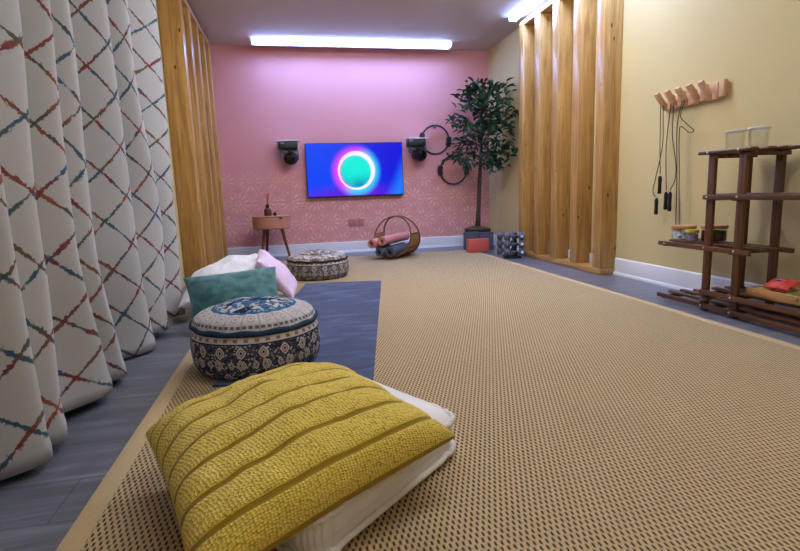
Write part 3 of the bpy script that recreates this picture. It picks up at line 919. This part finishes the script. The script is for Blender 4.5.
rolled_mat(.045, .0305 + .066, .060, .62, M_matgrey, .30, 'thick grey rolled yoga mat at the bottom right of the basket')
rolled_mat(-.072, .0340 + .060, .052, .60, M_matgrey, .31, 'thinner grey rolled yoga mat at the bottom of the basket, under the pink rolls')
rolled_mat(-.148, .184, .053, .61, M_matpink, .33, 'pink rolled yoga mat at the left of the basket')
rolled_mat(-.038, .212, .053, .62, M_matpink, .31, 'pink rolled yoga mat on top in the basket, above the grey rolls')

# ------------------------------------------------------------------ plant in the corner
M_bark = plain('dark_bark', rgb(84, 74, 60), .85, .2, var=.3, nscale=30, bump=.6)
M_leaf = Mat('dark_green_leaf', .42, .45)
M_leaf.color(M_leaf.ramp(M_leaf.noise(scale=7, detail=2), [(.3, rgb(22, 46, 30)), (.55, rgb(36, 70, 44)), (.75, rgb(70, 112, 66))])); M_leaf = M_leaf.m
M_pot = plain('dark_pot', rgb(58, 50, 48), .6, .3)
M_moss = plain('brown_moss', rgb(96, 78, 62), .95, .1, var=.5, nscale=60, bump=.8)
pc = Vector((2.965, -.36, 0))
pl = empty('potted_tree', tuple(pc), 'leafy green potted tree with a thin trunk in the back right corner', 'plant')
mb = MB(); mb.lathe([(0, .0), (.115, .0), (.125, .01), (.158, .225), (.162, .24), (.150, .24), (.146, .225), (0, .222)], pc, 40); part('pot', mb, M_pot, pl)
mb = MB()
def mossfn(u, v):
    a = u * 2 * PI; r = .155 * v; return pc + Vector((r * math.cos(a), r * math.sin(a), .236 + .035 * (1 - v * v) + .012 * noise.noise(Vector((r * math.cos(a) * 40, r * math.sin(a) * 40, 1)))))
mb.grid(mossfn, 48, 10); bmesh.ops.remove_doubles(mb.bm, verts=mb.bm.verts[:], dist=1e-5); part('moss', mb, M_moss, pl, 180)
trunk = [pc + Vector((.0, 0, .22)), pc + Vector((.012, -.01, .5)), pc + Vector((.022, -.02, .8)), pc + Vector((.035, -.04, 1.1)), pc + Vector((.04, -.07, 1.4)), pc + Vector((.035, -.09, 1.7))]
mb = MB(); mb.tube(trunk, [.036, .026, .024, .020, .015, .008], 10); part('trunk', mb, M_bark, pl, 180)
def trunk_at(z):
    for a, b in zip(trunk, trunk[1:]):
        if a.z <= z <= b.z: return a.lerp(b, (z - a.z) / (b.z - a.z))
    return trunk[-1]
LB = MB(); BRM = MB()
def leaf(p, d, L, wd):
    d = d.normalized(); s = d.cross(Vector((R.uniform(-.5, .5), R.uniform(-.5, .5), 1))).normalized(); nn = s.cross(d)
    pts = [(0, 0, 0), (.3, .8, .05), (.62, .85, .02), (1, 0, -.10), (.62, -.85, .02), (.3, -.8, .05)]
    vs = []
    for a, b, c in pts:
        q = p + d * (a * L) + s * (b * wd * .5) + nn * (abs(b) * .25 * wd + c * L)
        q.x = min(q.x, W - .02); q.y = min(q.y, -.03)
        vs.append(LB.bm.verts.new(q))
    mid = LB.bm.verts.new(p + d * (.5 * L) - nn * (.02 * L)); mid.co.x = min(mid.co.x, W - .02); mid.co.y = min(mid.co.y, -.03)
    for i in range(6): LB.bm.faces.new((vs[i], vs[(i + 1) % 6], mid))
def branch(z0, tip, nleaf):
    a = trunk_at(z0); tip = Vector(tip)
    midp = a.lerp(tip, .5) + Vector((0, 0, .05))
    pts = [a, a.lerp(midp, .55), midp, midp.lerp(tip, .5) + Vector((0, 0, .01)), tip]
    BRM.tube(pts, [.007, .0055, .0045, .0035, .002], 6)
    for i in range(nleaf):
        f = R.uniform(.35, 1.03)
        base = midp.lerp(tip, (f - .5) * 2) if f > .5 else a.lerp(midp, f * 2)
        base = base + Vector((R.gauss(0, .045), R.gauss(0, .05), R.gauss(0, .045)))
        dirv = (tip - a).normalized() * .6 + Vector((R.uniform(-1, 1), R.uniform(-1, 1), R.uniform(-.9, .5)))
        leaf(base, dirv, R.uniform(.075, .115), R.uniform(.036, .052))
tips = [(1.68, (2.86, -.45, 1.86)), (1.68, (2.98, -.5, 1.89)), (1.6, (3.10, -.6, 1.88)), (1.5, (3.16, -.85, 1.82)), (1.5, (2.72, -.5, 1.77)), (1.45, (2.80, -.75, 1.74)),
        (1.4, (3.12, -.95, 1.68)), (1.35, (2.62, -.45, 1.50)), (1.35, (2.72, -.6, 1.47)), (1.35, (3.15, -1.0, 1.50)), (1.3, (2.95, -.85, 1.55)), (1.25, (2.78, -.7, 1.30)),
        (1.25, (3.14, -.9, 1.38)), (1.2, (2.95, -.9, 1.34)), (1.1, (2.62, -.45, 1.10)), (1.05, (2.70, -.62, 1.05)), (1.1, (3.12, -.9, 1.18)), (1.05, (2.98, -.8, 1.08)),
        (1.0, (3.10, -.75, 1.02)), (1.0, (3.14, -1.02, 1.14)), (1.2, (2.82, -.25, 1.28)), (1.5, (3.08, -.2, 1.65)), (1.62, (2.92, -.15, 1.78)), (.98, (3.02, -.70, .96)), (1.55, (2.93, -.8, 1.72)), (1.4, (3.02, -.6, 1.45))]
for z0, tip in tips: branch(z0, tip, 34)
part('branches', BRM, M_bark, pl, 180)
part('foliage', LB, M_leaf, pl, 60)

# ------------------------------------------------------------------ yoga blocks
M_blkgrey = plain('grey_eva_foam', rgb(84, 86, 100), .8, .2, var=.06, nscale=80, bump=.1)
M_blkred = plain('coral_eva_foam', rgb(196, 92, 82), .8, .2, var=.06, nscale=80, bump=.1)
def yblock(lo, hi, mat, label):
    m = MB(); m.box(lo, hi, .008, 3)
    solo('yoga_block', m, mat, ((lo[0] + hi[0]) / 2, (lo[1] + hi[1]) / 2, lo[2]), label, 'yoga block', 'yoga blocks in front of the plant pot')
yblock((2.715, -.625, .0115), (2.888, -.550, .2225), M_blkgrey, 'left of the two grey yoga blocks standing before the plant pot')
yblock((2.894, -.625, .0), (3.067, -.550, .211), M_blkgrey, 'right of the two grey yoga blocks before the plant pot, beside the dumbbells')
yblock((2.668, -.87, .0115), (2.912, -.79, .160), M_blkred, 'coral red yoga block lying in front of the grey blocks')

# ------------------------------------------------------------------ dumbbell rack
M_dumb = plain('grey_neoprene', rgb(92, 94, 108), .55, .35, var=.12)
M_lab = plain('pale_blue_sticker', rgb(196, 216, 226), .5, .3, var=.02)
dc = Vector((2.965, -1.37, 0)); da = -.30
dx_ = Vector((math.cos(da), math.sin(da), 0)); dy_ = Vector((-math.sin(da), math.cos(da), 0))
t = empty('dumbbell_rack', tuple(dc), 'low black rack of grey dumbbells beside the right timber screen', 'rack')
RT = Matrix.Rotation(da, 3, 'Z')
mb = MB(); mb.box(dc + Vector((-.085, -.105, 0)), dc + Vector((.085, .105, .022)), .006, 2, RT, dc); part('base', mb, M_black, t)
mb = MB()
for s in (-1, 1):
    mb.box(dc + Vector((s * .035 - .012, -.022, .02)), dc + Vector((s * .035 + .012, .022, .255)), .004, 2, RT, dc)
part('upright', mb, M_black, t)
LV = [(.066, .082), (.146, .070), (.226, .058)]
for s in (-1, 1):
    for zc, off in LV:
        mb = MB()
        for q in (-1, 1):
            a = dc + dx_ * (q * .035); mb.bar(a + Vector((0, 0, zc - .018)), a + dy_ * (s * (off + .026)) + Vector((0, 0, zc - .030 + .012)), .02, .010, .002)
            mb.bar(a + dy_ * (s * (off + .024)) + Vector((0, 0, zc - .022)), a + dy_ * (s * (off + .026)) + Vector((0, 0, zc + .012)), .02, .006, .001, up=dy_)
        part('cradle', mb, M_black, t)
dproto = None
names = {(-1, 0): 'lowest grey dumbbell on the rack side facing the camera', (-1, 1): 'middle grey dumbbell on the rack side facing the camera', (-1, 2): 'topmost grey dumbbell on the rack side facing the camera',
         (1, 0): 'lowest grey dumbbell on the far side of the black rack', (1, 1): 'middle grey dumbbell on the far side of the black rack', (1, 2): 'topmost grey dumbbell on the far side of the black rack'}
for s in (-1, 1):
    for i, (zc, off) in enumerate(LV):
        p = dc + dy_ * (s * off) + dx_ * (.015 if s < 0 else -.045) + Vector((0, 0, zc))
        if dproto is None:
            dproto = empty('dumbbell', (0, 0, 0), names[(s, i)], 'dumbbell', 'grey dumbbells on the black rack')
            m = MB(); m.lathe([(0, -.06), (.0135, -.06), (.0145, 0), (.0135, .06), (0, .06)], (0, 0, 0), 14, (1, 0, 0)); part('handle', m, M_dumb, dproto)
            for q in (-1, 1):
                m = MB(); pr = [(0, .046), (.028, .046), (.039, .055), (.040, .090), (.031, .102), (0, .104)]
                m.lathe([(r, q * h) for r, h in pr], (0, 0, 0), 6 if 0 else 12, (1, 0, 0)); hd = part('head', m, M_dumb, dproto, 30)
            m = MB(); m.box((.060, -.0415, -.012), (.086, -.0395, .012)); part('sticker', m, M_lab, hd, label='pale blue weight sticker')
            o = dproto; o.location = p; o.rotation_euler = (0, 0, da)
        else: dup(dproto, p, da + (0 if s < 0 else PI), names[(s, i)])

# ------------------------------------------------------------------ brown wooden rack on the right
FX, RXX = 2.965, 3.185           # front and rear post centres
YA, YB, YC = -3.935, -4.128, -4.86
rk = empty('plant_stand', (3.07, -4.2, 0), 'dark brown slatted wooden stand with staggered shelves against the right wall', 'shelf')
ps = .030
for y, x, z0, zt in ((YA, FX, .0, .848), (YA, RXX, .0, .848), (YB, FX, .0, .848), (YB, RXX, .0, .848), (YC, FX, .0, .62), (YC, RXX, .0, .62)):
    mb = MB(); mb.box((x - .009, y - .021, z0), (x + .013, y + .021, zt), .003); part('post', mb, M_brown_z, rk)
def shelf(z, y0, y1, ends, nsl=4):
    """front and rear rails outside the posts, slats on cross bars"""
    for yy in ends:
        mb = MB(); mb.bar((FX - .02, yy, z - .012), (RXX + .02, yy, z - .012), .018, .022, .002); part('crossbar', mb, M_brown, rk)
    for i in range(nsl):
        x = FX - .019 + (RXX - FX + .038) * i / (nsl - 1)
        w, hh = (.016, .026) if i in (0, nsl - 1) else (.034, .013)
        mb = MB(); mb.box((x - w / 2, y0, z - (.018 if hh > .02 else .001)), (x + w / 2, y1, z + (.008 if hh > .02 else .012)), .004); part('slat', mb, M_brown, rk)
shelf(.035, -5.0, -3.585, (-3.63, YA - .03, YB + .03, YC + .03))
shelf(.112, -5.0, -3.92, (YA - .03, YB + .03, YC + .03))
shelf(.352, -4.22, -3.575, (-3.62, YA - .03, YB + .03))
shelf(.627, -4.98, -3.905, (YA - .03, YB + .03, YC + .03))
for x, a, b in ((FX - .012, -3.865, -4.20), (FX + .075, -3.88, -4.215), (RXX - .06, -3.88, -4.215), (RXX - .002, -3.88, -4.225)):
    mb = MB(); mb.box((x - .026, b, .846), (x + .026, a, .864), .008, 3); part('slat', mb, M_brown, rk)
for yy in (YA, YB):
    mb = MB(); mb.bar((FX - .01, yy - .03, .834), (RXX + .02, yy - .03, .834), .018, .022, .002); part('crossbar', mb, M_brown, rk)
# slanted foot slat seen at the far end
mb = MB(); mb.bar((2.935, -3.93, .052), (3.03, -3.99, .098), .03, .016, .003); part('foot_brace', mb, M_brown, rk)
for y, zs in ((YA, (.035, .354, .628)), (YB, (.035, .354, .628, .112)), (-3.63, (.352,))):
    for z in zs:
        mb = MB(); mb.lathe([(0, 0), (.006, 0), (.006, .003), (.003, .005), (0, .005)], (FX - .0265, y, z - .004), 10, (-1, 0, 0)); part('bolt', mb, M_steel, rk)
for y in (YA, YB):
    mb = MB(); mb.lathe([(0, 0), (.006, 0), (.006, .003), (.003, .005), (0, .005)], (FX - .0375, y, .855), 10, (-1, 0, 0)); part('bolt', mb, M_steel, rk)

# jars on the middle shelf
def clear(name, tint, rough=.03):
    m = Mat(name, rough, .5); m.color(tint); m.b.inputs['Transmission Weight'].default_value = 1.0; m.b.inputs['IOR'].default_value = 1.45; return m.m
def thin_glass(name):
    m = bpy.data.materials.new(name); m.use_nodes = True; nt = m.node_tree; nt.nodes.clear()
    o = nt.nodes.new('ShaderNodeOutputMaterial'); mx = nt.nodes.new('ShaderNodeMixShader'); lw = nt.nodes.new('ShaderNodeLayerWeight'); pw = nt.nodes.new('ShaderNodeMath'); pw.operation = 'POWER'; pw.inputs[1].default_value = 3.0; nt.links.new(lw.outputs['Facing'], pw.inputs[0]); fr = nt.nodes.new('ShaderNodeMath'); fr.operation = 'MULTIPLY_ADD'; fr.inputs[1].default_value = .35; fr.inputs[2].default_value = .04; nt.links.new(pw.outputs[0], fr.inputs[0])
    t = nt.nodes.new('ShaderNodeBsdfTransparent'); t.inputs[0].default_value = (.96, .97, .97, 1); g = nt.nodes.new('ShaderNodeBsdfGlossy'); g.inputs['Roughness'].default_value = .04
    nt.links.new(fr.outputs[0], mx.inputs[0]); nt.links.new(t.outputs[0], mx.inputs[1]); nt.links.new(g.outputs[0], mx.inputs[2]); nt.links.new(mx.outputs[0], o.inputs[0]); return m
M_glass = thin_glass('clear_glass')
M_wax = plain('white_wax', rgb(236, 234, 240), .6, .3, var=.05)
M_cocoa = plain('dark_brown_grounds', rgb(58, 34, 26), .8, .2, var=.3, nscale=90)
M_lav = plain('lavender_pieces', rgb(150, 138, 172), .8, .2, var=.3, nscale=90)
M_lidw = M_oak
M_lidy = plain('mustard_lid', rgb(196, 168, 54), .5, .3)
def jar(c, r, h, label, fill, lid, tealights=False):
    t = empty('storage_jar', c, label, 'jar', 'jars on the brown stand')
    x, y, z = c
    m = MB(); th = .003
    m.lathe([(0, .0005), (r - .004, .0005), (r, .006), (r, h - .004), (r - .002, h), (r - th, h), (r - th, .006), (0, .005)], c, 32); part('glass_body', m, M_glass, t)
    m = MB(); m.lathe([(0, h), (r + .002, h), (r + .003, h + .002), (r + .003, h + .015), (r + .001, h + .018), (0, h + .018)], c, 32); part('lid', m, lid, t)
    if tealights:
        m = MB()
        for lay in range(3):
            for k in range(7):
                a = k * PI / 3 + lay * .5; rr = 0 if k == 6 else .042
                zz = .007 + lay * (h - .012) / 3
                m.lathe([(0, zz), (.0185, zz), (.0185, zz + .017), (.016, zz + .0185), (0, zz + .018)], (x + rr * math.cos(a), y + rr * math.sin(a), z), 14)
        part('tea_candles', m, fill, t)
    else:
        m = MB(); m.lathe([(0, .006), (r - th - .001, .006), (r - th - .001, h * .80), (r * .5, h * .85), (0, h * .86)], c, 28); part('contents', m, fill, t, 60)
SZ = .3645
jar((3.08, -3.618, SZ), .066, .066, 'clear jar of white tea candles with a wooden lid on the brown stand', M_wax, M_lidw, True)
jar((3.035, -3.738, SZ), .034, .050, 'small clear jar with a mustard lid between the two wooden-lidded jars', M_lav, M_lidy)
jar((3.125, -3.80, SZ), .066, .075, 'clear jar of dark contents with a wooden lid behind the front post', M_cocoa, M_lidw)
# glass tumblers on the top
def tumbler(c, label):
    t = empty('glass_tumbler', c, label, 'glass', 'glass tumblers on top of the brown stand')
    m = MB(); h = .095; r = .047; prof = [(0, .0003), (r * .86, .0003), (r * .9, .004), (r, h - .002), (r - .001, h), (r - .003, h), (r - .004, h - .003), (r * .84, .009), (0, .008)]
    m.lathe(prof, c, 8); part('body', m, M_glass, t, 25)
    m = MB(); m.tube([(c[0] + (r - .0015) * math.cos(2 * PI * (k) / 8), c[1] + (r - .0015) * math.sin(2 * PI * (k) / 8), c[2] + h + .0015) for k in range(8)], .004, 6, closed=True); part('rim', m, M_white, t, label='white rim painted as the glint of the lamps')  # white paint stands in for lamp reflections on the glass edge
tumbler((3.075, -3.955, .8645), 'eight-sided clear glass tumbler on top of the stand, farther from camera')
tumbler((3.075, -4.095, .8645), 'eight-sided clear glass tumbler on top of the stand, nearer the camera')

# wooden tray with snack packets on the low shelf
tr_ = empty('wooden_tray', (3.085, -4.42, .1245), 'shallow pale wooden tray of bright packets on the low shelf', 'tray')
TX0, TX1, TY0, TY1, TZ = 2.995, 3.165, -4.80, -4.165, .1245
mb = MB(); mb.box((TX0, TY0, TZ), (TX1, TY1, TZ + .008), .002); part('bottom', mb, M_oak, tr_)
for lo, hi in (((TX0, TY0, TZ), (TX0 + .012, TY1, TZ + .046)), ((TX1 - .012, TY0, TZ), (TX1, TY1, TZ + .046)), ((TX0 + .012, TY0, TZ), (TX1 - .012, TY0 + .012, TZ + .046)), ((TX0 + .012, TY1 - .012, TZ), (TX1 - .012, TY1, TZ + .046))):
    mb = MB(); mb.box(lo, hi, .002); part('side', mb, M_oak, tr_)
def packet(c, sx, sy, T, rot, tilt, colr, label, spot=None):
    t = empty('snack_packet', c, label, 'packet', 'packets in the wooden tray')
    rm = Matrix.Rotation(rot, 3, 'Z') @ Matrix.Rotation(tilt, 3, 'Y')
    cs = [Vector(c) + rm @ Vector((a * sx, b * sy, 0)) for a, b in ((-1, -1), (1, -1), (1, 1), (-1, 1))]
    m = pillow([tuple(q) for q in cs], T, N=18, pinch=.05, power=.45, wrinkle=.003, seed=c[1] * 9, flat=.8)
    part('wrapper', m, plain('foil_' + label.split()[0], colr, .3, .5, var=.15, nscale=30), t, 180)
    if spot:
        m = MB()
        def fn(u, v):
            a = u * 2 * PI; q = rm @ Vector((.34 * sx * v * math.cos(a), .55 * sy * v * math.sin(a), T * .95 + .003 - .010 * v * v)); return Vector(c) + q
        m.grid(fn, 24, 3); bmesh.ops.remove_doubles(m.bm, verts=m.bm.verts[:], dist=1e-5)
        pp = part('logo_patch', m, plain('violet_print', spot, .4, .4), t, 180, label='violet oval emblem'); md = pp.modifiers.new('thickness', 'SOLIDIFY'); md.thickness = .0015
        m = MB()
        for k in range(4):
            q0 = Vector(c) + rm @ Vector((-.004, -.022 + k * .013, T * .95 + .0045)); m.box(q0 - Vector((.005, .004, 0)), q0 + Vector((.005, .004, .001)))
        part('lettering', m, M_white, t, label='pale printed lettering')
packet((3.075, -4.285, .196), .050, .060, .024, .15, -.35, rgb(226, 74, 70), 'coral red packet with a violet emblem in the tray', rgb(104, 44, 140))
packet((3.045, -4.225, .158), .040, .045, .012, .5, -.1, rgb(226, 196, 82), 'yellow packet at the far end of the wooden tray')
packet((3.04, -4.395, .160), .038, .062, .014, -.3, -.1, rgb(92, 132, 62), 'green packet lying beside the coral one in the tray')
packet((3.10, -4.40, .166), .035, .040, .013, .7, -.2, rgb(222, 136, 44), 'orange packet behind the green one in the tray')
packet((3.05, -4.50, .170), .040, .05, .016, .2, -.3, rgb(120, 184, 196), 'pale turquoise packet in the tray at the right edge of the photo')

# ------------------------------------------------------------------ peg rail and skipping ropes on the right wall
pr_ = empty('peg_rail', (W, -3.42, 1.18), 'pale wooden wall rail of blocks with slanting pegs on the cream wall', 'hook rail')
n = 11; y0, y1 = -3.190, -3.705
mb = MB(); mb.box((W - .012, y1, 1.195), (W - .0005, y0, 1.262), .002); part('backboard', mb, M_beech, pr_)
pegpts = []
for i in range(n):
    yc = y0 + (y1 - y0) * (i + .5) / n; hw = abs(y1 - y0) / n / 2 * .92
    if i % 2 == 1 or i == n - 1:
        zo = .007 * ((i // 2) % 2); mb = MB(); mb.box((W - .038, yc - hw * .9, 1.180 + zo), (W - .010, yc + hw * .9, 1.274 + zo), .003); part('block', mb, M_beech, pr_)
    else:
        mb = MB(); mb.bar((W - .014, yc, 1.186), (W - .098, yc, 1.290), hw * 1.75, .022, .003); part('peg', mb, M_beech, pr_)
        pegpts.append(Vector((W - .050, yc, 1.244)))
M_rope = plain('dark_grey_cord', rgb(66, 62, 66), .6, .3)
M_grip = plain('black_foam_grip', rgb(30, 32, 38), .7, .3)
def smooth(pts, n=8):
    P = [Vector(p) for p in pts]; out = []
    for i in range(len(P) - 1):
        a, b, c, d = P[max(i - 1, 0)], P[i], P[i + 1], P[min(i + 2, len(P) - 1)]
        for k in range(n):
            t = k / n; out.append(.5 * ((2 * b) + (c - a) * t + (2 * a - 5 * b + 4 * c - d) * t * t + (3 * b - a - 3 * c + d) * t ** 3))
    return out + [P[-1]]
def skipping_rope(paths, handles, label):
    hx = W - .055
    t = empty('skipping_rope', (hx, handles[0][0] if handles else paths[0][0][1], .5), label, 'skipping rope', 'skipping ropes on the peg rail')
    mb = MB()
    for p in paths: mb.tube(smooth(p), .0030, 6)
    part('cord', mb, M_rope, t, 180)
    for y, zt, zb, xx in handles:
        m = MB(); m.lathe([(0, zb), (.009, zb), (.0125, zb + .006), (.0115, (zt + zb) / 2), (.0125, zt - .012), (.008, zt - .002), (.004, zt + .004), (0, zt + .004)], (xx, y, 0), 14); hh = part('handle', m, M_grip, t)
        m = MB(); m.lathe([(.004, zt), (.0055, zt + .004), (.0055, zt + .014), (0, zt + .016)], (xx, y, 0), 10); part('ferrule', m, M_steel, hh)
pg = pegpts
X1 = W - .060
def over(p, w=.010): return [(p.x - .0, p.y - w, p.z - .020), (p.x + .004, p.y - w * .6, p.z - .004 + .012), (p.x + .004, p.y + w * .6, p.z + .008), (p.x, p.y + w, p.z - .020)]
a, b, c, d = pg[0], pg[1], pg[2], pg[3]
skipping_rope([[(X1, -3.236, .77), (X1, -3.222, .95), (a.x, a.y + .014, a.z - .06)] + [tuple(q) for q in over(a)][::-1] + [(a.x, a.y - .014, a.z - .10), (X1, -3.245, .95), (X1, -3.195, .75), (X1, -3.172, .67), (X1, -3.185, .625), (X1, -3.211, .618)]],
              [(-3.236, .752, .635, X1), (-3.211, .604, .495, X1)], 'skipping rope with black handles on the farthest peg of the wall rail')
skipping_rope([[(X1, -3.300, .662), (X1 + .005, -3.275, .95), (b.x, b.y + .016, b.z - .07)] + [tuple(q) for q in over(b, .012)][::-1] + [(b.x, b.y - .012, b.z - .12), (X1, -3.335, 1.0), (X1 - .006, -3.385, .82), (X1, -3.375, .72), (X1, -3.338, .662)]],
              [(-3.300, .645, .530, X1), (-3.338, .645, .520, X1)], 'skipping rope with black handles paired close together on the second peg')
skipping_rope([[(X1, -3.405, .40), (X1, -3.392, .75), (X1, -3.372, 1.05), (c.x, c.y + .012, c.z - .05)] + [tuple(q) for q in over(c, .010)][::-1] + [(c.x - .004, c.y - .016, c.z - .045), (X1, -3.398, 1.12), (X1 - .01, -3.47, 1.06), (X1 - .012, -3.53, 1.015), (X1 - .006, -3.485, 1.01), (X1, -3.405, 1.055), (X1, -3.395, 1.0), (X1, -3.412, .75), (X1, -3.436, .40)]],
              [(-3.405, .392, .375, X1), (-3.436, .392, .375, X1)], 'skipping rope with a knotted side loop, hanging down behind the candle jar')

# ------------------------------------------------------------------ camera
f, yaw, pitch, roll = 512.4329, .2009, .1595, -.0356
cam = bpy.data.cameras.new('camera'); co = bpy.data.objects.new('camera', cam); col.objects.link(co)
fwd = Vector((math.sin(yaw) * math.cos(pitch), math.cos(yaw) * math.cos(pitch), -math.sin(pitch)))
rt = Vector((math.cos(yaw), -math.sin(yaw), 0)); up = rt.cross(fwd)
r2 = rt * math.cos(roll) + up * math.sin(roll); u2 = up * math.cos(roll) - rt * math.sin(roll)
M4 = Matrix((r2, u2, -fwd)).transposed().to_4x4(); M4.translation = Vector((.7621, -6.3175, .7022))
co.matrix_world = M4
cam.sensor_fit = 'HORIZONTAL'; cam.sensor_width = 36.0; cam.lens = f / 800 * 36.0; cam.clip_start = .02
S = bpy.context.scene
S.camera = co

w = bpy.data.worlds.new('world'); S.world = w; w.use_nodes = True
w.node_tree.nodes['Background'].inputs[0].default_value = (.6, .65, .75, 1); w.node_tree.nodes['Background'].inputs[1].default_value = .0
S.view_settings.view_transform = 'Standard'; S.view_settings.look = 'None'
S.view_settings.gamma = 1.0; S.view_settings.use_curve_mapping = False
S.view_settings.exposure = 1.5
